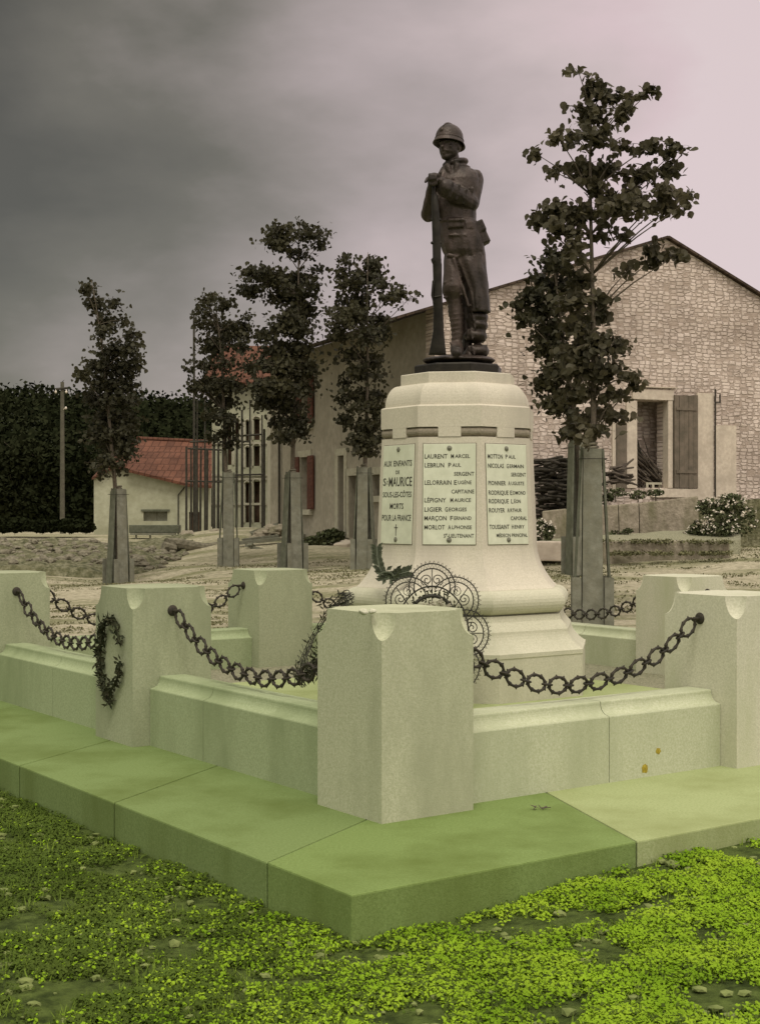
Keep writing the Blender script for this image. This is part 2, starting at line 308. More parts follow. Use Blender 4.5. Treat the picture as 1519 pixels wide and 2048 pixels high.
M['grassm'] = mat('grass_blade_fine', (0.170, 0.250, 0.024), (0.080, 0.130, 0.012), 3, bump=0, coord='World')
M['mossstone'] = mat('mossy_stone', (0.1944, 0.2304, 0.0720), (0.1080, 0.1368, 0.0360), 12, bump=.4, coord='World')
M['wood'] = mat('forest_leaf', (0.0181, 0.0217, 0.0094), (0.0094, 0.0123, 0.0058), .35, bump=0, coord='World', c3=(0.0247, 0.0275, 0.0130), sscale=.15, spec=0.0, rough=1.0)
M['hill'] = mat('hill_ground', (0.0260, 0.0338, 0.0130), (0.0156, 0.0208, 0.0078), .5, bump=0, coord='World')
def tiles(name, ca, cb):
    m = masonry(name, ca, cb, tuple(x * .55 for x in ca), .24, .30, 'XZ', .01, .02, .8); return m
M['tile'] = tiles('red_roof_tile', (.135, .062, .038), (.10, .048, .031))
M['oldtile'] = tiles('brown_old_tile', (.085, .062, .045), (.06, .045, .032))

def ground_mat():
    m = bpy.data.materials.new('village_ground'); m.use_nodes = True; nt = m.node_tree; nt.nodes.clear(); L = nt.links.new
    o = nt.nodes.new('ShaderNodeOutputMaterial'); b = nt.nodes.new('ShaderNodeBsdfPrincipled'); L(b.outputs[0], o.inputs[0]); b.inputs['Roughness'].default_value = 1; b.inputs['Specular IOR Level'].default_value = .1
    g = nt.nodes.new('ShaderNodeNewGeometry')
    def noise_(s, d=8, stretch=None):
        v = g.outputs['Position']
        if stretch:
            mp = nt.nodes.new('ShaderNodeMapping'); mp.inputs['Scale'].default_value = stretch; L(v, mp.inputs[0]); v = mp.outputs[0]
        n = nt.nodes.new('ShaderNodeTexNoise'); n.inputs['Scale'].default_value = s; n.inputs['Detail'].default_value = d; n.inputs['Roughness'].default_value = .65; L(v, n.inputs['Vector']); return n.outputs[0]
    def ramp(f, a, ca, b_, cb):
        r = nt.nodes.new('ShaderNodeValToRGB'); L(f, r.inputs[0]); r.color_ramp.elements[0].position = a; r.color_ramp.elements[0].color = (*ca, 1); r.color_ramp.elements[1].position = b_; r.color_ramp.elements[1].color = (*cb, 1); return r.outputs[0]
    def mix(f, a, c):
        mi = nt.nodes.new('ShaderNodeMix'); mi.data_type = 'RGBA'; L(f, mi.inputs[0]); L(a, mi.inputs[6]); L(c, mi.inputs[7]); return mi.outputs[2]
    path = ramp(noise_(9), .35, (.24, .22, .145), .62, (.44, .40, .28))
    turf = ramp(noise_(14), .35, (.12, .125, .06), .65, (.26, .25, .14))
    c = mix(ramp(noise_(.8, 9, (.35, 1.6, 1)), .47, (0, 0, 0), .60, (1, 1, 1)), path, turf)
    near = ramp(noise_(11), .35, (.03, .045, .010), .65, (.11, .15, .035))
    s = nt.nodes.new('ShaderNodeSeparateXYZ'); L(g.outputs['Position'], s.inputs[0])
    mr = nt.nodes.new('ShaderNodeMapRange'); L(s.outputs[1], mr.inputs[0]); mr.inputs[1].default_value = 9.5; mr.inputs[2].default_value = 13; mr.inputs[3].default_value = 1; mr.inputs[4].default_value = 0
    c = mix(mr.outputs[0], c, near)
    L(c, b.inputs['Base Color'])
    bp = nt.nodes.new('ShaderNodeBump'); bp.inputs['Strength'].default_value = .9; bp.inputs['Distance'].default_value = .05; L(noise_(16), bp.inputs['Height']); L(bp.outputs[0], b.inputs['Normal'])
    return m
M['ground'] = ground_mat()

# ------------------------------------------------------------------ terrain
CTRL = [(-8, 5, -.22), (0, 5, -.24), (6, 5, -.22), (0, 9, -.2), (-6, 14, -.2), (6, 14, -.12), (0, 15, -.18), (2.73, 18.2, .0), (3.5, 24.1, .42), (-2, 22, -.12), (-8, 24, -.25),
        (-6.15, 33.4, -.25), (-3.8, 35.2, .16), (-2.04, 33, .10), (-.37, 32.5, .20), (-1.5, 39, .55), (-4, 45, 1.0), (4, 29, .72), (8, 29, .75), (9, 20, .15), (-9, 48, .40), (-14, 60, .58), (-25, 60, .2), (-13, 45, -.05), (-9, 40, -.05), (12, 34, .9), (-10, 90, .5), (20, 60, 1.2)]
def gz(x, y):
    sw = sz = 0
    for a, b, z in CTRL:
        d = ((x - a) ** 2 + (y - b) ** 2) ** 1.5 + .3
        sw += 1 / d; sz += z / d
    return sz / sw
def axis_pts(lo, hi, dense_lo, dense_hi, fine, coarse):
    p = []; x = lo
    while x < hi:
        p.append(x); x += fine if dense_lo <= x <= dense_hi else coarse
    p.append(hi); return p
def gnear(x): return -.195 + .085 * min(1, max(0, (x - .3) / .8))
xs = [-1500, -700, -300, -150, -90] + axis_pts(-60, 60, -9, 9, .3, 3) + [90, 150, 300, 700, 1500]
ys = [-300, -100, -40, -15, -5, 0] + axis_pts(2, 100, 2, 50, .35, 3) + [130, 170, 220, 400, 900, 2500]
vs = []; fs = []
for y in ys:
    for x in xs:
        z = gz(x, y)
        if abs(x) < 30 and 2 < y < 60: z += .05 * (noise.noise(Vector((x * .8, y * .8, 0)))) * min(1, y / 20) + .012 * noise.noise(Vector((x * 4, y * 4, 3)))
        if 3.5 < y < 16 and abs(x) < 7: z = gnear(x) + .012 * noise.noise(Vector((x * 4, y * 4, 3)))
        vs.append((x, y, z))
nx = len(xs)
for j in range(len(ys) - 1):
    for i in range(nx - 1):
        k = j * nx + i; fs.append((k, k + 1, k + nx + 1, k + nx))
tag(from_lists('ground', vs, fs, M['ground'], smooth=True), kind='structure')

# wooded hill in the distance
vs = []; fs = []
hx = [-260 + i * 8 for i in range(66)]; hy = [100 + j * 10 for j in range(22)]
def hz_(x, y):
    t = min(1, max(0, (y - 105) / 95)); t = t * t * (3 - 2 * t)
    top = 15.3 + 1.8 * noise.noise(Vector((x * .02, 0, 0))) - .012 * (x + 40)
    return .3 + top * t - .02 * max(0, y - 240)
for y in hy:
    for x in hx: vs.append((x, y, hz_(x, y)))
n_ = len(hx)
for j in range(len(hy) - 1):
    for i in range(n_ - 1): k = j * n_ + i; fs.append((k, k + 1, k + n_ + 1, k + n_))
tag(from_lists('hill', vs, fs, M['hill'], smooth=True), kind='structure')
def leaf_cloud(vs, fs, c, r, n, size, rnd, flat=1.0, asp=.8):
    for _ in range(n):
        while True:
            p = Vector((rnd.uniform(-1, 1), rnd.uniform(-1, 1), rnd.uniform(-1, 1)))
            if p.length <= 1: break
        q = Vector((c[0] + p.x * r[0], c[1] + p.y * r[1], c[2] + p.z * r[2]))
        quad(vs, fs, q, size * rnd.uniform(.7, 1.3), rnd, asp)
def quad(vs, fs, q, s, rnd, asp=.8):
    a = Vector((rnd.gauss(0, 1), rnd.gauss(0, 1), rnd.gauss(0, .8))).normalized()
    b = a.cross(Vector((rnd.gauss(0, 1), rnd.gauss(0, 1), rnd.gauss(0, 1)))).normalized()
    k = len(vs); a = a * s * .5; b = b * s * .5 * asp
    vs += [tuple(q - a), tuple(q - a * .2 - b), tuple(q + a), tuple(q - a * .2 + b)]
    fs.append((k, k + 1, k + 2, k + 3))
rnd = random.Random(3)
vs = []; fs = []
for i in range(1500):
    y = rnd.uniform(104, 215); x = -y * rnd.uniform(.02, .34)
    z = hz_(x, y); r = rnd.uniform(1.6, 3.4) * (0.75 + y / 400)
    leaf_cloud(vs, fs, (x, y, z + r * .3), (r, r, r * .8), 48, .62, rnd)
tag(from_lists('distant_wood', vs, fs, M['wood']), 'dark dense wood covering the far hillside behind the village', 'wood', kind='stuff')

# ------------------------------------------------------------------ stone platform, posts, walls
AP, BP = 2.71, 2.52         # post pitch along both sides
PW = .56
plat = empty('stone_platform', E(2.99, 2.8, 0), 'broad low stone platform under the posts and walls around the monument', 'platform')
KA, KB, A1_, B1_ = -.955, -.825, 6.9, 6.4
slabs = [
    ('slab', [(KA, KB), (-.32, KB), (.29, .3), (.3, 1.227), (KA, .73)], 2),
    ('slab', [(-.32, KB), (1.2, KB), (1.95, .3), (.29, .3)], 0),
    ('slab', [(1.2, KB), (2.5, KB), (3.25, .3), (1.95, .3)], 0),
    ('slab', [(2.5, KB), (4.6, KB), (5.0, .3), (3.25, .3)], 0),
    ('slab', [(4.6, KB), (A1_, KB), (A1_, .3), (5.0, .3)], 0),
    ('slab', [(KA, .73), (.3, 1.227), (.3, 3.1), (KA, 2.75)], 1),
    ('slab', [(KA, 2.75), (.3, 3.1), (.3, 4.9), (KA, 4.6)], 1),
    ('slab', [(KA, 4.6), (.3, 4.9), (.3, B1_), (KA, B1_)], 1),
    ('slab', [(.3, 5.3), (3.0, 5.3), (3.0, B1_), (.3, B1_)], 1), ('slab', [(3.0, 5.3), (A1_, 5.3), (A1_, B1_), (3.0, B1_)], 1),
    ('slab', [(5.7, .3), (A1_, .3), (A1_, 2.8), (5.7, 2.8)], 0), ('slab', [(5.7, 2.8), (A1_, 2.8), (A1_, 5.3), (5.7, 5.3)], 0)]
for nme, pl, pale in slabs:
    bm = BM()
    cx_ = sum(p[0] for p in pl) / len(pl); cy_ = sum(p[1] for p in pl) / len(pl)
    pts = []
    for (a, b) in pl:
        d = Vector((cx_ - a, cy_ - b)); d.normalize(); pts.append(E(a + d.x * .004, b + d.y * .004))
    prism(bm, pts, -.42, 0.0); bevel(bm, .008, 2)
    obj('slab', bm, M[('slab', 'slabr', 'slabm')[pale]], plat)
# inner floor: gravel court and paving round the pedestal
bm = BM(); prism(bm, [E(.25, .25), E(5.72, .25), E(5.72, 5.33), E(.25, 5.33)], -.3, .10)
tag(obj('gravel_court', bm, M['gravel']), kind='structure')
pav = empty('paving', E(2.99, 2.8, .1), 'square stone paving under the pedestal inside the chained enclosure', 'paving')
CA, CB, HP = 2.99, 2.8, 1.24
for i in range(3):
    for j in range(3):
        if i == j == 1: pass
        bm = BM(); s = HP * 2 / 3; a0 = CA - HP + i * s; b0 = CB - HP + j * s
        prism(bm, [E(a0 + .002, b0 + .002), E(a0 + s - .002, b0 + .002), E(a0 + s - .002, b0 + s - .002), E(a0 + .002, b0 + s - .002)], .02, .15); bevel(bm, .006, 1)
        obj('paving_stone', bm, M['slabr'], pav)
# front paving reaching the front walls
for (a0, a1, b0, b1) in ((.45, 1.74, .45, 4.05), (1.745, 4.2, .45, 1.555)):
    n = 3
    for k in range(n):
        bm = BM()
        if a1 - a0 < 2: bb0 = b0 + (b1 - b0) * k / n; bb1 = b0 + (b1 - b0) * (k + 1) / n; q = (a0, a1, bb0, bb1)
        else: q = (a0 + (a1 - a0) * k / n, a0 + (a1 - a0) * (k + 1) / n, b0, b1)
        prism(bm, [E(q[0] + .002, q[2] + .002), E(q[1] - .002, q[2] + .002), E(q[1] - .002, q[3] - .002), E(q[0] + .002, q[3] - .002)], .02, .146); bevel(bm, .006, 1)
        obj('paving_stone', bm, M['slabr'], pav)

def post_mesh(h):
    bm = BM(); n = 30; grid = {}
    # body as height field top with spherical scoops at the four top corners
    r = .125; zs = 24
    # lathe-free: remeshable box minus spheres by boolean-less vertex push: dense grid box
    bmesh.ops.create_cube(bm, size=1.0)
    bmesh.ops.transform(bm, matrix=Matrix.Translation((PW / 2, PW / 2, h / 2)) @ Matrix.Diagonal((PW, PW, h, 1)), verts=bm.verts)
    me = bpy.data.meshes.new('t'); bm.to_mesh(me); bm.free()
    o = bpy.data.objects.new('t', me); COL.objects.link(o)
    cutters = []
    for (x, y) in ((0, 0), (PW, 0), (0, PW), (PW, PW)):
        b2 = BM(); bmesh.ops.create_uvsphere(b2, u_segments=40, v_segments=24, radius=1.0); bmesh.ops.scale(b2, vec=(.088, .088, .135), verts=b2.verts)
        bmesh.ops.transform(b2, matrix=Matrix.Translation((x, y, h + .006)), verts=b2.verts)
        m2 = bpy.data.meshes.new('c'); b2.to_mesh(m2); b2.free(); c = bpy.data.objects.new('c', m2); COL.objects.link(c); cutters.append(c)
        md = o.modifiers.new('b', 'BOOLEAN'); md.operation = 'DIFFERENCE'; md.object = c; md.solver = 'EXACT'
    bv = o.modifiers.new('v', 'BEVEL'); bv.width = .006; bv.segments = 2; bv.limit_method = 'ANGLE'; bv.angle_limit = R(35)
    dg = bpy.context.evaluated_depsgraph_get(); dg.update()
    res = bpy.data.meshes.new_from_object(o.evaluated_get(dg))
    for c in cutters: bpy.data.objects.remove(c)
    bpy.data.objects.remove(o); return res
FR = Matrix(((U.x, V.x, 0), (U.y, V.y, 0), (0, 0, 1)))   # (a,b,z) -> world
def flip(me):
    bm = BM(); bm.from_mesh(me); recalc(bm); bm.to_mesh(me); bm.free(); return me
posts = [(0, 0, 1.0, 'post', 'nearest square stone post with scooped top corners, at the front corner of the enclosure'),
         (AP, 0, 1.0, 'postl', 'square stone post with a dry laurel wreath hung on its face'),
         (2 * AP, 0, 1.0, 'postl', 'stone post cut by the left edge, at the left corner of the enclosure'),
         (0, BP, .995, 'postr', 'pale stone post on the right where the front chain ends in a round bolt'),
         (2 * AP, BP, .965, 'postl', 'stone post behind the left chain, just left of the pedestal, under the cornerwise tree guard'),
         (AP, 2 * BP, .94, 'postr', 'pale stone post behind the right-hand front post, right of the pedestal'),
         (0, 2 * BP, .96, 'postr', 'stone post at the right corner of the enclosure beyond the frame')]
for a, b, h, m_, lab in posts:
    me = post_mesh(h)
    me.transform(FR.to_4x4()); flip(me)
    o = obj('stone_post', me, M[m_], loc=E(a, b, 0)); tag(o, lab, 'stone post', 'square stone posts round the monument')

def wallprof():
    p = [(.12, 0.0), (.12, .358), (.123, .364), (.134, .366)]
    for k in range(1, 9):
        th = math.pi / 2 * k / 8; p.append((.136 + .052 * math.sin(th), .368 + .062 * (1 - math.cos(th))))
    p += [(.190, .436), (.194, .440)]
    q = [(.56 - d, z) for d, z in reversed(p)]
    return p + q
def wall(along, s0, s1, fixed, inward, joints, m_, lab):
    """along 'a' or 'b'; runs s0..s1; outer face at `fixed`; inward +1/-1"""
    mid = (s0 + s1) / 2
    root = empty('low_wall', E(mid, fixed, 0) if along == 'a' else E(fixed, mid, 0), lab, 'low wall', 'low walls between the posts')
    cuts = [s0] + joints + [s1]; pr = wallprof()
    for i in range(len(cuts) - 1):
        bm = BM(); g = .003; ends = []
        for s in (cuts[i] + g, cuts[i + 1] - g):
            ring = []
            for d, z in pr:
                o_ = fixed + inward * d
                ring.append(bm.verts.new(E(s, o_, z) if along == 'a' else E(o_, s, z)))
            ends.append(ring)
        n = len(pr)
        for k in range(n):
            j = (k + 1) % n; bm.faces.new((ends[0][k], ends[0][j], ends[1][j], ends[1][k]))
        bm.faces.new(ends[0][::-1]); bm.faces.new(ends[1]); recalc(bm)
        obj('block', bm, M[m_], root)
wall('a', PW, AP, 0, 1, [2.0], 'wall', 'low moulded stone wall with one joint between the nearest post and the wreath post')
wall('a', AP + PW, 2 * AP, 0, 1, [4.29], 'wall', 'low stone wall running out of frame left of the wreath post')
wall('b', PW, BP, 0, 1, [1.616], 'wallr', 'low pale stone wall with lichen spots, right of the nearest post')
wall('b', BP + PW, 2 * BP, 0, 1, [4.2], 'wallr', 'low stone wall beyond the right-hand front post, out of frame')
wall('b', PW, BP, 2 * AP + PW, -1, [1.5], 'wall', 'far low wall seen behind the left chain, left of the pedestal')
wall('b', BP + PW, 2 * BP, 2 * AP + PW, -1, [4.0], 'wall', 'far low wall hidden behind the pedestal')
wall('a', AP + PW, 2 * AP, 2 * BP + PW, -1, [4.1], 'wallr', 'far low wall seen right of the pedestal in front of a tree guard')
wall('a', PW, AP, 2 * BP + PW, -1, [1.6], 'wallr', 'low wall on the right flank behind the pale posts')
# lichen rosettes on the right-hand front wall: irregular crusts
for (px, py, r, lab) in ((1288, 1537, .027, 'larger ochre lichen crust low on the right-hand front wall'), (1315, 1502, .02, 'smaller ochre lichen crust above the larger one on the right-hand front wall')):
    k = (px - CX) / F; dd = .12
    # solve b on plane a=.12
    X0 = O + U * dd; b = (k * X0.y - X0.x) / (V.x - k * V.y); q = X0 + V * b; z = CAMZ - (py - CY) / F * q.y
    bm = BM(); ctr = bm.verts.new(q - U * .004 + Vector((0, 0, z))); ring = []
    for i in range(20):
        th = i / 20 * 2 * math.pi; rr = r * random.uniform(.8, 1.15)
        ring.append(bm.verts.new(q - U * .001 + V * math.cos(th) * rr + Vector((0, 0, z + math.sin(th) * rr))))
    for i in range(20): bm.faces.new((ctr, ring[i], ring[(i + 1) % 20]))
    if 'lich' not in M: M['lich'] = mat('ochre_lichen', (.38, .30, .03), (.22, .17, .02), 60, bump=.6)
    recalc(bm); tag(obj('lichen', bm, M['lich']), lab, 'lichen')

# ------------------------------------------------------------------ chains
def link_mesh(Lx, H, r, knobs=True):
    bm = BM(); n = 24; pts = []
    for i in range(n):
        th = 2 * math.pi * i / n; pts.append(Vector((Lx / 2 * math.cos(th), 0, H / 2 * math.sin(th))))
    seg = 7; rings = []
    for i in range(n):
        p = pts[i]; d = (pts[(i + 1) % n] - pts[i - 1]).normalized(); x = Vector((0, 1, 0)); y = d.cross(x)
        k = r * (1.35 if (knobs and i % 3 == 1) else .9)
        rings.append([bm.verts.new(p + (x * math.cos(2 * math.pi * q / seg) + y * math.sin(2 * math.pi * q / seg)) * k) for q in range(seg)])
    for i in range(n):
        j = (i + 1) % n
        for q in range(seg):
            q2 = (q + 1) % seg; bm.faces.new((rings[i][q], rings[i][q2], rings[j][q2], rings[j][q]))
    if knobs:
        for i in range(1, n, 3):
            p = pts[i]; nrm = Vector((p.x / Lx ** 2, 0, p.z / H ** 2)).normalized()
            cap(bm, p, p + nrm * r * 1.5, r * .8, r * .45, 6, 2)
            cap(bm, p, p - nrm * r * 1.2, r * .7, r * .3, 6, 2)
    recalc(bm); me = bpy.data.meshes.new('link'); bm.to_mesh(me); bm.free(); me.materials.append(M['iron'])
    me.polygons.foreach_set('use_smooth', [True] * len(me.polygons)); return me
LBIG = link_mesh(.130, .088, .0088); LSM = link_mesh(.062, .034, .0075, False)
bm = BM(); ell(bm, (0, 0, 0), (.036, .016, .036)); cap(bm, (0, 0, 0), (0, .045, 0), .012, .010, 8, 3)
recalc(bm); BOLT = bpy.data.meshes.new('bolt'); bm.to_mesh(BOLT); bm.free(); BOLT.materials.append(M['iron']); BOLT.polygons.foreach_set('use_smooth', [True] * len(BOLT.polygons))
def chain(A, B, sag, lab):
    root = empty('chain', A, lab, 'chain', 'iron chains between the posts')
    W = Matrix.Translation(root.location)
    def put(name, me, mtx):
        o = bpy.data.objects.new(name, me); COL.objects.link(o); o.parent = root; o.matrix_parent_inverse = W.inverted(); o.matrix_world = mtx; o.matrix_basis = mtx
    d = B - A; h = Vector((d.x, d.y, 0)).normalized()
    rot = Matrix((h.cross(Vector((0, 0, 1))), h, Vector((0, 0, 1)))).transposed().to_4x4()
    put('bolt', BOLT, Matrix.Translation(A) @ rot)
    rot2 = Matrix((h.cross(Vector((0, 0, -1))), -h, Vector((0, 0, 1)))).transposed().to_4x4()
    put('bolt', BOLT, Matrix.Translation(B) @ rot2)
    A2 = A + h * .04; B2 = B - h * .04; d = B2 - A2
    def pt(t):
        s = math.cosh(3.0 * (t - .5)); s0 = math.cosh(1.5)
        return A2 + d * t + Vector((0, 0, -sag * (s0 - s) / (s0 - 1)))
    N_ = 600; P_ = [pt(i / N_) for i in range(N_ + 1)]; acc = [0]
    for i in range(N_): acc.append(acc[-1] + (P_[i + 1] - P_[i]).length)
    tot = acc[-1]; pitch = .152; n = int(tot // pitch); pitch = tot / n
    def at(s):
        s = max(0, min(tot, s)); lo = 0
        for i in range(N_):
            if acc[i + 1] >= s: lo = i; break
        return P_[lo]
    for i in range(n):
        s = (i + .5) * pitch
        p = at(s); dr = (at(s + .04) - at(s - .04)).normalized()
        side = dr.cross(Vector((0, 0, 1))).normalized(); up = side.cross(dr)
        m3 = Matrix((dr, side, up)).transposed()
        tw = Matrix.Rotation(random.uniform(-.28, .28), 3, 'X')
        put('link', LBIG, Matrix.Translation(p) @ (m3 @ tw).to_4x4())
        s = i * pitch
        if i > 0:
            p = at(s); dr = (at(s + .03) - at(s - .03)).normalized(); side = dr.cross(Vector((0, 0, 1))).normalized(); up = side.cross(dr)
            m3 = Matrix((dr, side, up)).transposed() @ Matrix.Rotation(R(90) + random.uniform(-.2, .2), 3, 'X')
            put('link', LSM, Matrix.Translation(p) @ m3.to_4x4())
ZB = .853; c_ = PW / 2
chain(E(PW, c_, ZB), E(AP, c_, ZB), .33, 'iron chain sagging between the nearest post and the wreath post')
chain(E(c_, PW, ZB), E(c_, BP, ZB), .325, 'iron chain sagging in front of the pedestal to the right-hand post')
chain(E(AP + PW, c_, ZB), E(2 * AP, c_, ZB), .33, 'iron chain left of the wreath post, the lower of two at the left edge')
oA = 2 * AP + c_; oB = 2 * BP + c_
chain(E(oA, PW, ZB - .01), E(oA, BP, ZB - .03), .33, 'iron chain seen behind the wreath post, reaching the post left of the pedestal')
chain(E(oA, BP + PW, ZB - .03), E(oA, 2 * BP, ZB), .33, 'iron chain passing behind the pedestal')
chain(E(AP + PW, oB, ZB - .05), E(2 * AP, oB, ZB), .30, 'small iron chain right of the pedestal crossing the tree guard')
chain(E(PW, oB, ZB), E(AP, oB, ZB - .05), .33, 'iron chain on the right flank, only its bolt above the right-hand post')

# ------------------------------------------------------------------ monument pedestal
PX, PY = .597, 10.85
ped = empty('monument_pedestal', (PX, PY, .15), 'octagonal pale stone pedestal with three inscribed marble plaques under the soldier statue', 'pedestal')
A0 = -9.6
def octv(Rr, k):  # vertex k, angle measured from -Y towards +X
    th = R(A0 + 22.5 + 45 * k); return Vector((PX + math.sin(th) * Rr, PY - math.cos(th) * Rr, 0))
def octlathe(bm, prof, sub=1):
    rings = []
    for Rr, z in prof:
        rings.append([bm.verts.new(octv(Rr, k) + Vector((0, 0, z))) for k in range(8)])
    for i in range(len(rings) - 1):
        for k in range(8):
            j = (k + 1) % 8; bm.faces.new((rings[i][k], rings[i][j], rings[i + 1][j], rings[i + 1][k]))
    bm.faces.new(rings[0][::-1]); bm.faces.new(rings[-1]); recalc(bm)
def cur(a, b, n, f): return [(a[0] + (b[0] - a[0]) * f(i / n)[0], a[1] + (b[1] - a[1]) * f(i / n)[1]) for i in range(n + 1)]
cav = lambda t: (math.sin(t * math.pi / 2), 1 - math.cos(t * math.pi / 2))
vex = lambda t: (1 - math.cos(t * math.pi / 2), math.sin(t * math.pi / 2))
bm = BM()
prof = [(1.03, .12), (1.03, .455), (1.035, .46), (1.035, .49)] + cur((1.02, .495), (.915, .635), 8, lambda t: (math.sin(t * math.pi / 2), t ** 1.1)) + [(.90, .655), (.86, .70), (.845, .742)]
octlathe(bm, prof); obj('base', bm, M['pedlow'], ped)
bm = BM(); prof = [(.84, .744)]
for i in range(13):
    th = -math.pi / 2 + math.pi * i / 12; prof.append((.80 + .092 * math.cos(th), .835 + .088 * math.sin(th)))
octlathe(bm, prof); obj('torus', bm, M['pedlow'], ped)
bm = BM(); prof = [(.76, .906), (.795, .908), (.795, .925)]
for i in range(1, 13):
    t = i / 12; prof.append((.635 + .155 * (1 - t) ** 1.9, .925 + .315 * t))
prof += [(.600, 2.035)]
octlathe(bm, prof); obj('shaft', bm, M['ped'], ped)
# roll recess and cap
bm = BM(); prof = [(.575, 2.036)]
for i in range(9):
    th = -math.pi / 2 + math.pi * i / 8; prof.append((.575 + .028 * math.cos(th), 2.075 + .032 * math.sin(th)))
prof += [(.57, 2.115)]
octlathe(bm, prof); obj('roll_moulding', bm, M['rollst'], ped)
bm = BM(); prof = [(.606, 2.110), (.606, 2.262), (.598, 2.268), (.585, 2.272)]
for i in range(11):
    th = math.pi / 2 * i / 10; prof.append((.468 + .105 * math.cos(th), 2.275 + .165 * math.sin(th)))
prof += [(.452, 2.445), (.452, 2.520), (.446, 2.526)]
octlathe(bm, prof); obj('cap', bm, M['ped'], ped)
for k in range(8):   # blocks left standing between the corner recesses
    a = octv(.606, k - 1); b = octv(.606, k); t0, t1 = .32, .68; q0 = a.lerp(b, t0); q1 = a.lerp(b, t1)
    c0 = Vector((PX, PY, 0)); i0 = q0.lerp(c0, .12); i1 = q1.lerp(c0, .12)
    bm = BM(); prism(bm, [q0, q1, i1, i0], 2.037, 2.1095); recalc(bm); obj('dentil', bm, M['ped'], ped)
# plaques
def text_mesh(s):
    c = bpy.data.curves.new('t', 'FONT'); c.body = s; c.size = 1; c.extrude = .0; c.resolution_u = 2; c.offset = .012
    o = bpy.data.objects.new('t', c); COL.objects.link(o)
    dg = bpy.context.evaluated_depsgraph_get(); dg.update()
    me = bpy.data.meshes.new_from_object(o.evaluated_get(dg)); bpy.data.objects.remove(o); return me
def lettering(bm, s, x0, x1, z0, hgt, frame):
    me = text_mesh(s)
    if not me.vertices: return
    X = [v.co.x for v in me.vertices]; Yv = [v.co.y for v in me.vertices]
    lo, hi = min(X), max(X); CAPH = .70
    b2 = BM(); b2.from_mesh(me)
    for v in b2.verts:
        x = x0 + (v.co.x - lo) / (hi - lo) * (x1 - x0); z = z0 + v.co.y / CAPH * hgt
        v.co = frame @ Vector((x, 0, z))
    m_ = bpy.data.meshes.new('l'); b2.to_mesh(m_); b2.free(); bm.from_mesh(m_)
def plaque(k, wd, lines, lab, mode):
    # facet between vertices k-1 and k
    zt, zb = 1.985, 1.250
    a0 = (octv(.634, k - 1) + octv(.634, k)) / 2; a1 = (octv(.600, k - 1) + octv(.600, k)) / 2
    lo = a0 + Vector((0, 0, 1.24)); hi = a1 + Vector((0, 0, 2.035))
    upv = (hi - lo).normalized(); rt = (octv(.6, k) - octv(.6, k - 1)).normalized(); nr = rt.cross(upv).normalized()
    if nr.dot(Vector((0, -1, 0))) < 0 and k in (0, 1): nr = -nr
    cen = lo.lerp(hi, ((zt + zb) / 2 - 1.24) / .795); Hh = (zt - zb)
    Mx = Matrix((rt, -nr, upv)).transposed().to_4x4(); Mx.translation = cen
    bm = BM(); box(bm, (0, 0, 0), (wd, .016, Hh)); bevel(bm, .002, 1); bmesh.ops.transform(bm, matrix=Mx, verts=bm.verts)
    po = obj('plaque', bm, M['marble'], ped); po['label'] = lab
    # dark groove frame round the plaque
    bm = BM(); g = .0045
    for (c, s) in (((0, 0, Hh / 2 + g / 2), (wd + 2 * g, .004, g)), ((0, 0, -Hh / 2 - g / 2), (wd + 2 * g, .004, g)), ((wd / 2 + g / 2, 0, 0), (g, .004, Hh)), ((-wd / 2 - g / 2, 0, 0), (g, .004, Hh))): box(bm, c, s)
    bmesh.ops.transform(bm, matrix=Mx, verts=bm.verts); obj('joint', bm, M['shutter'], po)
    F2 = Mx @ Matrix.Translation((0, -.0095, 0))
    bm = BM()
    for ln in lines:
        fy, segs = ln
        for (s, x0, x1, h) in segs:
            lettering(bm, s, (x0 - .5) * wd, (x1 - .5) * wd, Hh / 2 - fy * Hh - h / 2, h, F2)
    if mode == 'cross':
        for c, s in (((-.0, 0, -Hh * .36), (.006, .002, .085)), ((0, 0, -Hh * .335), (.040, .0019, .006))):
            q = box(bm, (0, 0, 0), s); bmesh.ops.transform(bm, matrix=F2 @ Matrix.Translation(c), verts=q)
    obj('lettering', bm, M['ink'], po)
    for fz in (.955, .045):
        bm = BM(); ell(bm, (0, 0, 0), (.019, .008, .019), seg=14); ell(bm, (0, -.006, 0), (.008, .008, .008), seg=10)
        bmesh.ops.transform(bm, matrix=F2 @ Matrix.Translation((0, 0, (fz - .5) * Hh)), verts=bm.verts)
        obj('rosette_bolt', bm, M['board'], po, True)
h1 = .032
def nm(y, sur, x1, giv, x2, x3): return (y, [(sur, .03, x1, h1), (giv[0], x2, x2 + .055, h1), (giv[1:], x2 + .075, x3, h1 * .82)])
def rk(y, s, x0): return (y, [(s, x0, .97, h1 * .86)])
plaque(0, .385, [nm(.125, 'LAURENT', .46, 'MARCEL', .53, .89), nm(.213, 'LEBRUN', .40, 'PAUL', .48, .72), rk(.30, 'SERGENT', .59),
                 nm(.385, 'LELORRAIN', .54, 'EUGÈNE', .59, .92), rk(.475, 'CAPITAINE', .54), nm(.56, 'LÉPIGNY', .44, 'MAURICE', .52, .91),
                 nm(.652, 'LIGIER', .37, 'GEORGES', .42, .83), nm(.738, 'MARÇON', .45, 'FERNAND', .52, .92), nm(.828, 'MORLOT', .42, 'ALPHONSE', .48, .93), rk(.912, 'Sˢ-LIEUTENANT', .40)],
       'centre marble plaque listing names from Laurent Marcel down', 'n')
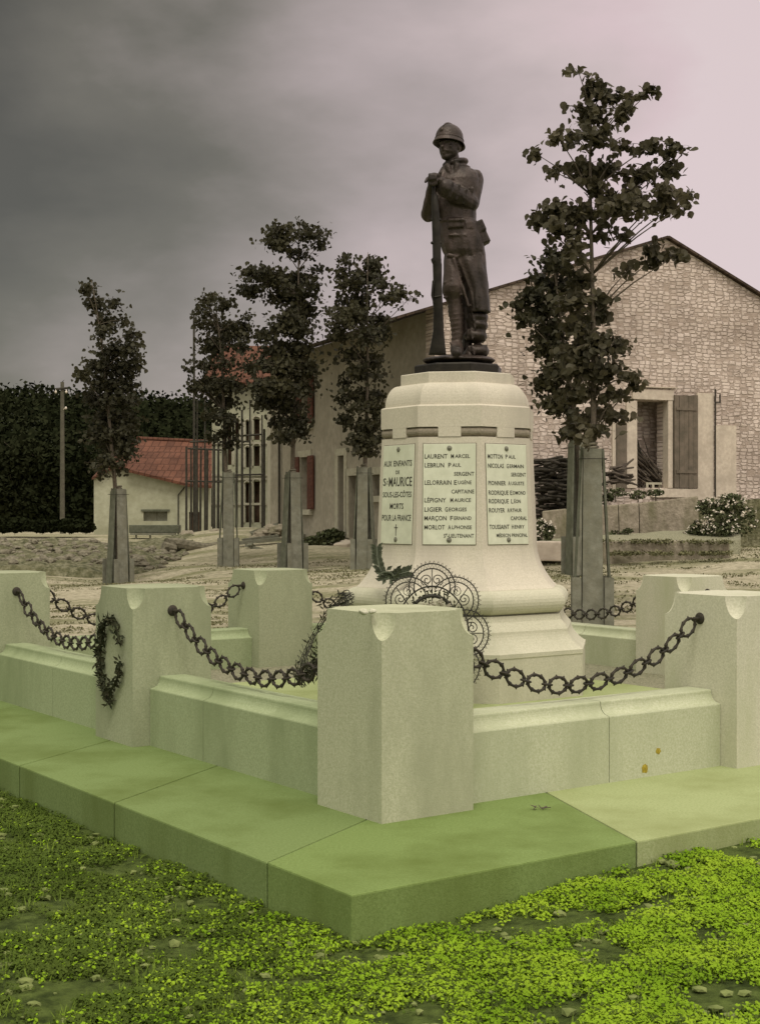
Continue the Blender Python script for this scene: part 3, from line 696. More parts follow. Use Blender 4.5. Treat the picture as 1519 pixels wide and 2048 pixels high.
plaque(1, .385, [nm(.125, 'MOTTON', .40, 'PAUL', .47, .72), nm(.218, 'NICOLAS', .42, 'GERMAIN', .49, .92), rk(.302, 'SERGENT', .60),
                 nm(.39, 'PIONNIER', .46, 'AUGUSTE', .52, .92), nm(.485, 'RODRIQUE', .52, 'EDMOND', .56, .95), nm(.57, 'RODRIQUE', .52, 'LÉON', .58, .82),
                 nm(.66, 'ROUYER', .42, 'ARTHUR', .48, .84), rk(.74, 'CAPORAL', .56), nm(.825, 'TOUSSAINT', .52, 'HENRY', .58, .90), (.91, [('MÉDECIN PRINCIPAL', .20, .97, h1 * .8)])],
       'right marble plaque listing names from Motton Paul down', 'n')
plaque(-1, .385, [(.185, [('AUX', .04, .30, .042), ('ENFANTS', .36, .95, .042)]), (.275, [('DE', .44, .56, .026)]),
                  (.37, [('S', .03, .13, .055), ('t', .15, .19, .04), ('MAURICE', .22, .97, .068)]), (.50, [('SOUS-LES-CÔTES', .03, .97, .040)]),
                  (.618, [('MORTS', .28, .72, .042)]), (.735, [('POUR LA FRANCE', .03, .97, .044)])],
       'left marble plaque with the dedication and a small cross', 'cross')

# ------------------------------------------------------------------ bronze soldier
SY = 10.80
def Q(px, py, d=0.0):
    k = SY / F; return Vector((( px - CX) * k, SY - d, CAMZ + (CY - py) * k))
st = empty('soldier_statue', (PX, SY, 2.53), 'dark bronze statue of a standing helmeted soldier leaning both hands on an upright rifle', 'statue')
bm = BM(); prof = [(.345, 2.528), (.345, 2.592), (.337, 2.602), (.325, 2.606)]; octlathe(bm, prof); obj('plinth', bm, M['bronze2'], st)
bm = BM()
E_ = lambda c, r, m=None: ell(bm, c, r, m, 20)
K = lambda a, b, ra, rb: cap(bm, a, b, ra, rb, 14, 5)
# ground mound
E_(Q(917, 722, .02), (.28, .23, .036))
# torso (coat) as lofted cross-sections: (xl, xr, y, depth centre, half thickness)
RZ = lambda d: Matrix.Rotation(R(d), 3, 'Z')
def loft(secs, n=28, rip=0.0, nr=5, ph=0.0):
    rings = []
    for (xa, xb, y, d, th) in secs:
        a_ = Q(xa, y, d); b_ = Q(xb, y, d); c = (a_ + b_) / 2; hw = (b_ - a_).length / 2; ring = []
        for k in range(n):
            t_ = 2 * math.pi * k / n; cc = math.cos(t_); ss = math.sin(t_); w_ = 1 + rip * math.sin(t_ * nr + ph + y * .02)
            ring.append(bm.verts.new(c + Vector((hw * math.copysign(abs(cc) ** .85, cc), -th * math.copysign(abs(ss) ** .85, ss) * w_, 0))))
        rings.append(ring)
    for i in range(len(rings) - 1):
        for k in range(n): bm.faces.new((rings[i][k], rings[i + 1][k], rings[i + 1][(k + 1) % n], rings[i][(k + 1) % n]))
    bm.faces.new(rings[0]); bm.faces.new(rings[-1][::-1])
loft([(896, 926, 327, .01, .05), (893, 936, 333, .01, .075), (888, 948, 341, .01, .095), (882, 956, 350, .015, .11), (877, 957, 362, .025, .122), (875, 955, 380, .03, .128), (875, 952, 400, .03, .128), (875, 950, 425, .035, .122), (876, 951, 445, .035, .12)])
loft([(877, 952, 444, .035, .124), (876, 958, 456, .035, .132), (876, 963, 473, .035, .140), (880, 967, 492, .035, .142), (884, 969, 506, .035, .14), (891, 970, 517, .03, .13), (903, 970, 523, .025, .10)], rip=.05, nr=7)
loft([(900, 969, 505, .03, .12), (905, 971, 528, .04, .125), (912, 972, 545, .045, .118), (918.5, 973, 560, .05, .112), (926, 974.5, 580, .055, .108), (932, 976, 600, .06, .106), (935, 977, 622, .06, .108), (936, 977.5, 628, .06, .108)], n=44, rip=.055, nr=9, ph=.8)
K(Q(905, 526, .14), Q(934, 618, .145), .013, .012); K(Q(945, 520, .15), Q(950, 622, .165), .012, .010); K(Q(957, 515, .13), Q(965, 624, .145), .014, .014)
K(Q(895, 517, .13), Q(912, 520, .14), .012, .012); K(Q(912, 520, .14), Q(942, 500, .14), .012, .009)
for i in range(24):
    th0 = 2 * math.pi * i / 24; th1 = 2 * math.pi * (i + 1) / 24
    c = Q(913.5, 448, .035); f = lambda th: c + Vector((.152 * math.cos(th), .128 * math.sin(th), -.004 * math.cos(th)))
    K(f(th0), f(th1), .011, .011)
box(bm, Q(909, 457, .165), (.115, .05, .060), RZ(-8)); box(bm, Q(909, 450, .185), (.122, .03, .018), RZ(-8))
box(bm, Q(934, 458, .140), (.060, .05, .052), RZ(20)); box(bm, Q(912, 479, .165), (.13, .03, .012), RZ(-4))
K(Q(932, 440, .12), Q(905, 350, .10), .008, .008)
# shoulders
K(Q(893, 352, .02), Q(944, 354, -.01), .050, .066); K(Q(890, 346, .05), Q(877, 368, .09), .045, .045)
# his right leg (in front)
loft([(889, 914, 505, .05, .06), (887, 914, 536, .07, .075), (884, 919, 560, .09, .078), (883, 921, 578, .105, .078), (884, 922, 590, .10, .072), (889, 922, 602, .085, .060), (893, 923, 612, .08, .058), (894, 925, 630, .07, .060), (897, 925, 650, .065, .056), (900, 924, 668, .06, .048), (902, 921, 684, .06, .040), (901, 921, 694, .07, .045)])
for k in range(9):   # puttee turns
    y = 606 + k * 9; r = (.063, .064, .065, .064, .062, .059, .055, .050, .045)[k]; c = Q((908, 908.5, 909, 910, 910.5, 911, 911.5, 912, 911.5)[k], y, .075 - .002 * k)
    for i in range(14):
        a0 = 2 * math.pi * i / 14; a1 = 2 * math.pi * (i + 1) / 14
        K(c + Vector((r * .93 * math.cos(a0), r * .93 * math.sin(a0), .008 * math.cos(a0))), c + Vector((r * .93 * math.cos(a1), r * .93 * math.sin(a1), .008 * math.cos(a1))), .0045, .0045)
for f in (594, 600): K(Q(887, f, .13), Q(921, f - 5, .14), .009, .009)
K(Q(886, 572, .15), Q(900, 566, .17), .010, .008); K(Q(918, 566, .13), Q(902, 584, .17), .010, .008)
K(Q(911, 690, .05), Q(911, 701, .12), .044, .046); K(Q(911, 702, .08), Q(911, 708, .20), .050, .042); K(Q(911, 711, .0), Q(910, 713, .22), .036, .040)
K(Q(900, 690, .11), Q(908, 697, .14), .01, .01); K(Q(902, 699, .17), Q(918, 699, .17), .008, .008)
# his left leg, set back beside the bags
K(Q(938, 540, .0), Q(935, 610, -.03), .08, .06); K(Q(935, 612, -.03), Q(934, 696, -.03), .058, .040); K(Q(934, 708, -.05), Q(938, 712, .08), .04, .035)
# arms: his left arm crosses to the muzzle
K(Q(949, 358, -.01), Q(940, 408, .06), .066, .068); E_(Q(949, 352, -.01), (.060, .075, .052))
K(Q(936, 410, .09), Q(904, 398, .20), .074, .072); K(Q(904, 398, .20), Q(888, 391, .25), .072, .070)
K(Q(878, 380, .275), Q(886, 388, .25), .036, .052)
for (x, y, d) in ((940, 400, .13), (928, 404, .175), (914, 398, .225), (900, 396, .265)):   # sleeve folds
    K(Q(x, y - 12, d + .03), Q(x - 6, y + 14, d + .02), .018, .012)
for (x, y) in ((955, 374), (952, 388), (948, 400)): K(Q(x, y, .045), Q(x - 18, y + 8, .10), .010, .008)
# his right arm: elbow hanging behind the rifle
K(Q(890, 356, .02), Q(862, 428, .06), .058, .050); E_(Q(856, 432, .07), (.048, .05, .06)); K(Q(855, 432, .07), Q(860, 392, .22), .052, .040)
K(Q(851, 412, .12), Q(858, 444, .10), .024, .02)
# hands stacked on the muzzle: palms with five separate fingers
hA = Q(866, 377, .285)
E_(hA, (.040, .032, .022), RZ(10)); K(Q(872, 380, .275), Q(882, 384, .26), .028, .036)
hB = Q(863, 370, .30)
E_(hB, (.038, .034, .020), RZ(-15)); K(Q(860, 378, .28), Q(860, 390, .23), .028, .034)
for k in range(4):
    ln = (.030, .036, .034, .026)[k]
    b0 = Q(856.5 + k * 4.2, 369 - (.5 if k in (1, 2) else 0), .325); b1 = b0 + Vector((-.004, -.022, -.010)); b2 = b1 + Vector((-.002, -.002, -ln))
    K(b0, b1, .0095, .0088); K(b1, b2, .0088, .0075)
    b0 = Q(857 + k * 4.4, 379, .318); b1 = b0 + Vector((-.010, -.016, -.012)); b2 = b1 + Vector((.002, .004, -ln * .9))
    K(b0, b1, .0095, .0088); K(b1, b2, .0088, .0075)
K(Q(873, 372, .30), Q(877, 364, .31), .011, .009); K(Q(852, 375, .29), Q(848, 383, .31), .011, .009)
# neck and collar
K(Q(906, 330, .02), Q(903, 315, .03), .056, .052)
for i in range(16):
    a0 = 2 * math.pi * i / 16; a1 = 2 * math.pi * (i + 1) / 16; c = Q(910, 331, .01)
    g = lambda th: c + Vector((.078 * math.cos(th), .070 * math.sin(th), .016 * math.cos(th) + .014))
    K(g(a0), g(a1), .022, .022); 
K(Q(893, 338, .10), Q(903, 362, .12), .022, .014); K(Q(912, 338, .10), Q(903, 362, .12), .024, .014)
for (x, y) in ((904, 366), (903, 385), (902, 404), (902, 424)): E_(Q(x, y, .145), (.010, .010, .010))
# head: facing front-left, ~38 degrees
HR = Matrix.Rotation(R(-38), 3, 'Z')     # local -Y is the face
hc = Q(899, 293, .04)
def hl(x, y, z): return hc + HR @ Vector((x, y, z))
E_(hl(0, .012, .02), (.084, .098, .100), HR)
E_(hl(0, -.014, -.040), (.072, .078, .082), HR)
E_(hl(0, -.052, -.098), (.038, .034, .026), HR)      # chin
for s in (-1, 1):
    E_(hl(s * .040, -.058, -.028), (.022, .020, .018), HR)     # cheekbone
    K(hl(s * .012, -.086, .012), hl(s * .044, -.072, .010), .009, .008)   # brow
    E_(hl(s * .026, -.072, -.006), (.012, .010, .008), HR)     # eye
    K(hl(s * .004, -.090, -.052), hl(s * .034, -.078, -.060), .010, .006) # moustache
    K(hl(s * .055, -.01, -.055), hl(s * .03, -.05, -.09), .018, .016)     # jaw
    E_(hl(s * .076, .006, -.018), (.008, .016, .028), HR)      # ear
K(hl(0, -.082, .005), hl(0, -.104, -.032), .009, .014)
E_(hl(0, -.080, -.070), (.022, .014, .007), HR); E_(hl(0, -.080, -.080), (.018, .013, .007), HR)
# extra drapery creases
rr_ = random.Random(5)
for i in range(16):
    x = rr_.uniform(893, 922); y = rr_.uniform(385, 430); K(Q(x, y, .135 - abs(x - 915) * .002), Q(x + rr_.uniform(-14, 14), y + rr_.uniform(6, 16), .135 - abs(x - 915) * .002), .007, .004)
me = remesh(bm, .0062, 1)
zn = Q(0, 336, 0).z
nrm_ = [tuple(n.vector) for n in me.vertex_normals]
for v, vn in zip(me.vertices, nrm_):
    c = v.co
    if c.z < zn:
        f_ = noise.noise(Vector((c.x * 11 + c.z * 3, c.y * 11, c.z * 4.5))) * .010 + noise.noise(Vector((c.x * 26, c.y * 26, c.z * 12))) * .005
        v.co = c + Vector(vn) * f_
obj('figure', me, M['bronze'], st, True)
# helmet
bm = BM()
HM = Matrix.Translation(Q(898, 277, .03)) @ (HR @ Matrix.Rotation(R(-7), 3, 'X')).to_4x4()
prof = [(.0, .112)]
for i in range(1, 9):
    th = math.pi / 2 * i / 8; prof.append((.103 * math.sin(th) ** .95, .112 * math.cos(th) - .012))
prof += [(.105, -.020), (.109, -.030), (.119, -.050), (.120, -.055), (.116, -.056), (.103, -.040), (.095, -.03), (.0, .03)]
rings = []
for (r, z) in prof:
    ring = []
    for k in range(32):
        th = 2 * math.pi * k / 32; fy = 1.13
        zz = z - (.018 * (math.sin(th) > 0) * math.sin(th) if r > .1 else 0)
        ring.append(bm.verts.new(HM @ Vector((r * math.cos(th), r * fy * math.sin(th), zz))))
    rings.append(ring)
for i in range(len(rings) - 1):
    for k in range(32): bm.faces.new((rings[i][k], rings[i][(k + 1) % 32], rings[i + 1][(k + 1) % 32], rings[i + 1][k]))
bmesh.ops.remove_doubles(bm, verts=bm.verts, dist=.0005); recalc(bm)
pts = []
for i in range(13):
    th = R(35) + R(110) * i / 12; pts.append(HM @ Vector((0, -.112 * math.cos(th), .102 * math.sin(th) - .002)))
tube(bm, pts, [.004 + .010 * math.sin(math.pi * i / 12) for i in range(13)], 8)
for i in range(28):
    th0 = R(360 * i / 28); th1 = R(360 * (i + 1) / 28)
    K(HM @ Vector((.104 * math.cos(th0), .117 * math.sin(th0), -.018)), HM @ Vector((.104 * math.cos(th1), .117 * math.sin(th1), -.018)), .004, .004)
ell(bm, HM @ Vector((0, -.112, .022)), (.016, .008, .018), HR)
obj('helmet', bm, M['bronze'], st, True)
# rifle
bm = BM()
def rsec(bm, secs, dd):
    rings = []
    for (xa, xb, y, d, th) in secs:
        a = Q(xa, y, d); b = Q(xb, y, d); c = (a + b) / 2; hw = (b - a).length / 2; ring = []
        for k in range(14):
            t_ = 2 * math.pi * k / 14; cc = math.cos(t_); ss = math.sin(t_)
            ring.append(bm.verts.new(c + Vector((hw * math.copysign(abs(cc) ** .8, cc), th * math.copysign(abs(ss) ** .8, ss), 0))))
        rings.append(ring)
    for i in range(len(rings) - 1):
        for k in range(14): bm.faces.new((rings[i][k], rings[i][(k + 1) % 14], rings[i + 1][(k + 1) % 14], rings[i + 1][k]))
    bm.faces.new(rings[0][::-1]); bm.faces.new(rings[-1])
rsec(bm, [(861, 866, 376, .29, .010), (861, 867, 390, .29, .012), (860.5, 868, 391, .29, .014), (860.5, 868, 404, .288, .014), (859.5, 872, 408, .286, .022), (859.5, 875, 440, .284, .024), (861, 877.5, 480, .28, .025), (862, 878.5, 528, .275, .026),
          (858.5, 879, 532, .275, .027), (860, 879, 537, .272, .027), (862, 880, 541, .27, .028), (863, 880, 575, .268, .028), (863.5, 880.5, 590, .265, .028),
          (862, 881, 600, .265, .030), (862, 881.5, 615, .262, .030), (863.5, 882, 626, .26, .026), (863.5, 883, 640, .257, .024), (863, 884, 670, .25, .022), (858, 887, 700, .245, .023), (855, 888.5, 713, .243, .022), (854, 889, 717, .243, .018)], 0)
K(Q(863.5, 575, .285), Q(861, 602, .285), .010, .009); K(Q(861, 602, .285), Q(864, 616, .285), .009, .006)
K(Q(866, 606, .30), Q(878, 604, .30), .007, .006)
for y in (455, 500): K(Q(861, y, .285), Q(876, y, .285), .012, .012)
recalc(bm); obj('rifle', bm, M['bronze2'], st, True)
# satchel
bm = BM(); mm = Matrix.Rotation(R(-24), 3, 'Y')
box(bm, Q(959, 472, .05), (.092, .12, .165), mm); box(bm, Q(954, 459, .055), (.100, .130, .085), mm)
K(Q(945, 455, .05), Q(925, 400, .10), .010, .010); E_(Q(958, 473, .11), (.012, .008, .012)); E_(Q(962, 487, .05), (.042, .055, .035))
me = remesh(bm, .007, 4); obj('satchel', me, M['bronze'], st, True)
# piled sandbag-like pack rolls behind the leg
bm = BM()
for (x, y, rx, rz_, rot) in ((953, 637, .088, .052, -6), (955, 652, .078, .05, 4), (950, 673, .092, .055, 3), (953, 704, .096, .056, -3)):
    ell(bm, Q(x, y, .02), (rx, .13, rz_), Matrix.Rotation(R(rot), 3, 'Y'))
    box(bm, Q(x, y, .02), (rx * 1.55, .17, rz_ * 1.5), Matrix.Rotation(R(rot), 3, 'Y'))
    cap(bm, Q(x - 12, y - 10, .12), Q(x - 8, y + 10, .14), .008, .008)
me = remesh(bm, .008, 6); obj('pack_roll', me, M['bronze'], st, True)

# ------------------------------------------------------------------ wreaths and palm
def leaf_strip(bm, p, d, nrm, ln, wd):
    """pointed leaf with a centre fold"""
    s = d.cross(nrm).normalized(); d = d.normalized(); m_ = nrm.normalized()
    a = bm.verts.new(p); b = bm.verts.new(p + d * ln * .45 + s * wd / 2 + m_ * wd * .15); c = bm.verts.new(p + d * ln + m_ * ln * .1); e_ = bm.verts.new(p + d * ln * .45 - s * wd / 2 + m_ * wd * .15); f = bm.verts.new(p + d * ln * .5 - m_ * wd * .05)
    bm.faces.new((a, b, f)); bm.faces.new((b, c, f)); bm.faces.new((c, e_, f)); bm.faces.new((e_, a, f))
# laurel wreath on the left post
rnd = random.Random(11)
lw = empty('laurel_wreath', E(3.02, -.02, .62), 'withered dark laurel wreath, half broken, hanging on the face of the left post', 'wreath')
def LW(px, py, off=.03):
    k = (px - CX) / F; X0 = O - V * off; a = (k * X0.y - X0.x) / (U.x - k * U.y); q = X0 + U * a
    return Vector((q.x, q.y, CAMZ - (py - CY) / F * q.y))
path1 = [(240, 1286), (235, 1266), (229, 1246), (221, 1236), (213, 1240), (206, 1254), (202, 1275), (200, 1300), (200, 1325), (202, 1350), (208, 1372), (216, 1388), (220, 1408)]
path2 = [(216, 1388), (226, 1374), (234, 1360), (239, 1340), (240, 1322)]
bs = BM(); bl = BM()
for path in (path1, path2):
    pts = [LW(*p) for p in path]; tube(bs, pts, .009, 6)
    for i in range(len(pts) - 1):
        thick = 8 if path is path1 and i > 3 else 4
        for _ in range(thick * 5):
            t_ = rnd.random(); p = pts[i].lerp(pts[i + 1], t_) + Vector((rnd.gauss(0, .012), rnd.gauss(0, .01), rnd.gauss(0, .010)))
            d = (pts[i + 1] - pts[i]).normalized() * rnd.choice((-1, -1, 1)) + Vector((rnd.gauss(0, .7), rnd.gauss(0, .3), rnd.gauss(0, .6))); d -= V * abs(rnd.gauss(0, .3))
            leaf_strip(bl, p, d, Vector((rnd.gauss(0, 1), -1, rnd.gauss(0, 1))), rnd.uniform(.03, .055), .018)
for (x, y) in ((198, 1226), (217, 1224), (225, 1232)): 
    p = LW(x, y + 18); leaf_strip(bl, p, LW(x, y) - p, -V, .07, .024)
for (x, y) in ((196, 1398), (235, 1398), (238, 1385), (222, 1410)):
    p = LW(214, 1384); leaf_strip(bl, p, LW(x, y) - p, -V, .09, .03)
obj('stem', bs, M['laurel'], lw); obj('leaves', bl, M['laurel'], lw)
# beaded wire wreath before the pedestal
ww = empty('wire_wreath', P(868, 1390, 9.72), 'lacy round wreath of scrolled black wire with pale porcelain flowers, leaning on the pedestal front', 'wreath')
WY = 9.66
def WQ(px, py, dy=0): 
    q = P(px, py, WY); lean = (1400 - py) / 240 * .16
    return Vector((q.x, WY - .10 + lean + dy, q.z))
wr = BM(); wc = (864, 1266); tw_ = lambda pts, r=.0032, s=5: tube(wr, pts, r * 1.45, s)
def arc(cx_, cy_, r, a0, a1, n=16, dy=0): return [WQ(cx_ + r * math.cos(R(a0 + (a1 - a0) * i / n)), cy_ - r * math.sin(R(a0 + (a1 - a0) * i / n)), dy) for i in range(n + 1)]
tw_([WQ(wc[0] + 72 * math.cos(R(i * 7.5)), wc[1] - 93 * math.sin(R(i * 7.5))) for i in range(49)], .004); tw_([WQ(wc[0] + 56 * math.cos(R(i * 7.5)), wc[1] - 74 * math.sin(R(i * 7.5)), -.01) for i in range(49)], .009)
for k in range(8):
    a = 90 - 45 * k; lx = wc[0] + 66 * math.cos(R(a)); ly = wc[1] - 92 * math.sin(R(a))
    tw_(arc(lx, ly, 46, a - 105, a + 105, 22)); tw_(arc(lx, ly, 36, a - 118, a + 118, 22))
    zz = []
    for i in range(45):
        aa = a - 110 + 220 * i / 44; rr = 36.5 if i % 2 else 45.5
        zz.append(WQ(lx + rr * math.cos(R(aa)), ly - rr * math.sin(R(aa))))
    tw_(zz, .0020, 4)
    for i in range(22):   # picot loops
        aa = a - 105 + 210 * i / 21
        q0 = WQ(lx + 45 * math.cos(R(aa - 3.5)), ly - 45 * math.sin(R(aa - 3.5))); q1 = WQ(lx + 52 * math.cos(R(aa)), ly - 52 * math.sin(R(aa))); q2 = WQ(lx + 45 * math.cos(R(aa + 3.5)), ly - 45 * math.sin(R(aa + 3.5)))
        tw_([q0, q1, q2], .0018, 4)
    for s in (-1, 1):     # scrolls
        sc_ = []; ca = a + s * 38
        ox = lx + 17 * math.cos(R(ca)); oy = ly - 17 * math.sin(R(ca))
        for i in range(20):
            th = a + s * (150 - i * 30); r_ = 12.5 * (1 - i / 22)
            sc_.append(WQ(ox + r_ * math.cos(R(th)), oy - r_ * math.sin(R(th))))
        tw_(sc_, .0024, 4)
    tw_([WQ(wc[0] + 40 * math.cos(R(a)), wc[1] - 40 * math.sin(R(a))), WQ(lx + 36 * math.cos(R(a)), ly - 36 * math.sin(R(a)))], .0025)
obj('wire_frame', wr, M['wire'], ww, True)
bl = BM()
for i in range(260):
    a = rnd.uniform(0, 360); r_ = 58 + rnd.gauss(0, 6); p = WQ(wc[0] + r_ * math.cos(R(a)), wc[1] - r_ * 1.32 * math.sin(R(a)), -.012 + rnd.gauss(0, .008))
    leaf_strip(bl, p, Vector((rnd.gauss(0, 1), rnd.gauss(0, .4), rnd.gauss(0, 1))), Vector((rnd.gauss(0, .5), -1, rnd.gauss(0, .5))), rnd.uniform(.02, .038), .014)
obj('leaves', bl, M['laurel'], ww)
bl = BM()
for (x, y, r) in ((862, 1212, .030), (880, 1206, .026), (845, 1214, .022), (897, 1213, .020), (872, 1222, .024)):
    for k in range(12):
        a = k * 137.5; rr = r * math.sqrt(k / 12); ell(bl, WQ(x, y, -.03) + Vector((rr * math.cos(R(a)), -.012 + rr * .4, rr * math.sin(R(a)))), (r * .32, r * .2, r * .3), seg=8)
obj('porcelain_flowers', bl, M['bead'], ww, True)
# second wreath, seen nearly edge-on, left of the pedestal
w2 = empty('tattered_wreath', P(622, 1370, 9.45), 'tattered wire wreath with long dry leaves leaning at the left foot of the pedestal', 'wreath')
wr = BM(); c2 = P(642, 1283, 9.5); la = (P(686, 1186, 9.7) - P(605, 1368, 9.35)); half = la.length / 2; la.normalize(); c2 = (P(686, 1186, 9.7) + P(605, 1368, 9.35)) / 2
sa = Vector((.30, -1.0, .12)); sa = (sa - la * sa.dot(la)).normalized(); nn = la.cross(sa)
def ring2(rr, z=0, n=40, q=0): return [c2 + la * half * rr * math.cos(2 * math.pi * i / n + q) + sa * half * rr * .95 * math.sin(2 * math.pi * i / n + q) + nn * z for i in range(n + 1)]
for rr in (1.0, .86, .74, .55): tube(wr, ring2(rr, rnd.gauss(0, .01)), .0032, 5)
o1 = ring2(1.0, .03, 60); o2 = ring2(.7, -.03, 60, .05)
zz = [o1[i] if i % 2 else o2[i] for i in range(60)]; tube(wr, zz, .0022, 4)
o3 = ring2(.88, -.05, 90); zz = [o1[(i * 2 // 3) % 60] if i % 2 else o3[i] for i in range(90)]; tube(wr, zz, .0020, 4)
obj('wire_frame', wr, M['wire'], w2, True)
bl = BM()
for i in range(330):
    th = rnd.uniform(0, 2 * math.pi)
    if rnd.random() < .6: th = rnd.gauss(math.pi * .85, .55)
    p = c2 + la * half * .85 * math.cos(th) + sa * half * .8 * math.sin(th) + nn * rnd.gauss(0, .028)
    d = Vector((rnd.gauss(-.3, .7), rnd.gauss(0, .5), rnd.gauss(.2, .8))); leaf_strip(bl, p, d, Vector((rnd.gauss(0, 1), -1, rnd.gauss(0, 1))), rnd.uniform(.03, .075), .013)
obj('leaves', bl, M['laurel'], w2)
# bronze palm on the pedestal foot
pm = empty('bronze_palm', P(785, 1165, 10.15), 'grey-green metal palm and oak leaf spray fixed on the left foot of the pedestal', 'ornament')
bl = BM()
def PQ(px, py): 
    # rest on the flared shaft surface (left front facet), nudged out
    yy = 10.14 + (1165 - py) / 70 * .10; return P(px, py, yy)
spine = [(753, 1096), (754, 1115), (758, 1135), (766, 1150), (778, 1158)]; sp2 = [(778, 1158), (792, 1150), (806, 1146), (818, 1143)]
for path in (spine, sp2):
    pts = [PQ(*p) for p in path]; tube(bl, pts, .006, 6)
    for i in range(len(pts) - 1):
        for k in range(7):
            t_ = k / 7; p = pts[i].lerp(pts[i + 1], t_); d = (pts[i] - pts[i + 1]).normalized() if path is spine else (pts[i + 1] - pts[i]).normalized()
            for s in (-1, 1):
                n_ = Vector((0, -1, .15)); sd_ = d.cross(n_).normalized() * s
                leaf_strip(bl, p, d * .8 + sd_ * .9 + Vector((0, -.15, 0)), n_, rnd.uniform(.045, .065), .022)
for k in range(26):
    p = PQ(rnd.uniform(760, 800), rnd.uniform(1140, 1162)); leaf_strip(bl, p, Vector((rnd.gauss(0, 1), -.3, rnd.gauss(0, 1))), Vector((rnd.gauss(0, .4), -1, .1)), .055, .03)
tube(bl, [PQ(772 + 14 * math.cos(R(a)), 1152 - 8 * math.sin(R(a))) + Vector((0, -.03, 0)) for a in range(0, 200, 20)], .008, 6)
obj('leaves', bl, M['palm'], pm)
# pebbles left on the nearest post and scraps on the platform
for i, (px, py, r, lab) in enumerate(((727, 1223, .022, 'small rough stone on top of the nearest post, the left one'), (744, 1222, .018, 'small rough stone on top of the nearest post, the right one'))):
    bm = BM(); bmesh.ops.create_icosphere(bm, subdivisions=3, radius=r)
    for v in bm.verts: v.co *= 1 + .35 * noise.noise(v.co * 60 + Vector((i * 9, 0, 0))); v.co.z *= .7
    o = obj('pebble', bm, M['postr'], smooth=True, loc=P(px, py, (CAMZ - 1.0 - r * .6) * F / (py - CY)).xyz); o.location.z = 1.0 + r * .55
    tag(o, lab, 'pebble', 'stones left on the nearest post')
bm = BM(); c = P(1077, 1620, CAMZ * F / 594)
for k in range(5):
    a = Vector((rnd.uniform(-.03, .03), rnd.uniform(-.03, .03), .008)); b = a + Vector((rnd.uniform(-.05, .05), rnd.uniform(-.05, .05), rnd.uniform(.0, .012))); cap(bm, c + a, c + b, .003, .002, 6, 2)
leaf_strip(bm, c + Vector((0, 0, .01)), Vector((-1, .3, .2)), Vector((0, 0, 1)), .05, .02)
tag(obj('twig', bm, M['stick']), 'broken twig with a dry leaf lying on the platform before the right-hand wall', 'twig')
# masonry chips at foot of pedestal base
# ------------------------------------------------------------------ trees with guards
LEAFSH = [(-.5, 0), (-.36, .30), (-.05, .42), (.25, .25), (.55, 0), (.25, -.25), (-.05, -.42), (-.36, -.30)]
def add_leaf(vs, fs, q, s, rnd):
    n = Vector((rnd.gauss(0, .8), rnd.gauss(0, .8) - .5, rnd.gauss(.3, .8))).normalized()
    d = Vector((rnd.gauss(0, .6), rnd.gauss(0, .6), -abs(rnd.gauss(.6, .6)))); d = (d - n * d.dot(n)).normalized(); b = n.cross(d)
    k = len(vs); fold = rnd.uniform(.05, .3)
    for (x, y) in LEAFSH: vs.append(tuple(q + d * x * s + b * y * s * 1.05 + n * (abs(y) * fold * s - x * x * .15 * s)))
    fs.append((k, k + 1, k + 2, k + 3, k + 4)); fs.append((k, k + 4, k + 5, k + 6, k + 7))
def tree(tx, Y, gzv, top, blobs, lab, leaf_s, dens, m_='leafd', seed=1, lean=0, base_h=0):
    rnd = random.Random(seed); base = Vector(((tx - CX) / F * Y, Y, gzv))
    root = empty('linden_tree', base, lab, 'tree', 'young linden trees round the square')
    topz = CAMZ - (top - CY) / F * Y; topx = blobs[0][0]
    bm = BM(); n = 14; tp = []
    for i in range(n + 1):
        t_ = i / n; x = base.x + ((topx - tx) / F * Y) * t_ ** 2.2 + .05 * math.sin(t_ * 7 + seed) * t_; tp.append(Vector((x, Y + .05 * math.cos(t_ * 5 + seed), gzv - .1 + (topz - gzv + .1) * t_)))
    tube(bm, tp, [.055 * (1 - i / n) ** .8 * (Y / 26) ** .4 + .006 for i in range(n + 1)], 8)
    vs = []; fs = []
    for (px, py, rx, ry) in blobs:
        c = P(px, py, Y); rxm = rx / F * Y; rym = ry / F * Y
        c.y += rnd.gauss(0, .25) * min(1.6, rxm * 2 + .5)
        zt = c.z - abs(c.x - base.x) * .7 - .15; k = min(range(n + 1), key=lambda i: abs(tp[i].z - zt)); s = tp[k]
        if (c - s).length > .12:
            mid = s.lerp(c, .5) + Vector((0, 0, .04)); tube(bm, [s, mid, c], [.014, .009, .004], 5)
        # twigs with leaves
        rxm *= 1.0; rym *= 1.0; area = rx * ry * math.pi; nl = max(12, int(area * dens * rnd.uniform(.35, 1.35))); nt_ = max(3, nl // 7)
        for _ in range(nt_):
            th = rnd.uniform(0, 2 * math.pi); ph = rnd.uniform(-1, 1); rr = rnd.uniform(.08, 1.7) ** .7
            e_ = c + Vector((math.cos(th) * math.sqrt(1 - ph * ph) * rxm * rr, math.sin(th) * math.sqrt(1 - ph * ph) * rxm * rr * .9, ph * rym * rr))
            tube(bm, [c, c.lerp(e_, .5) + Vector((0, 0, .02)), e_], [.006, .004, .002], 3, False)
            for q in range(max(2, nl // nt_)):
                p = c.lerp(e_, rnd.uniform(.25, 1.2)) + Vector((rnd.gauss(0, .065), rnd.gauss(0, .065), rnd.gauss(0, .05))) * (Y / 25)
                add_leaf(vs, fs, p, leaf_s * rnd.uniform(.65, 1.25), rnd)
    tr = obj('trunk', bm, M['bark'], root, True)
    from_lists('crown', vs, fs, M[m_], root)
    return root
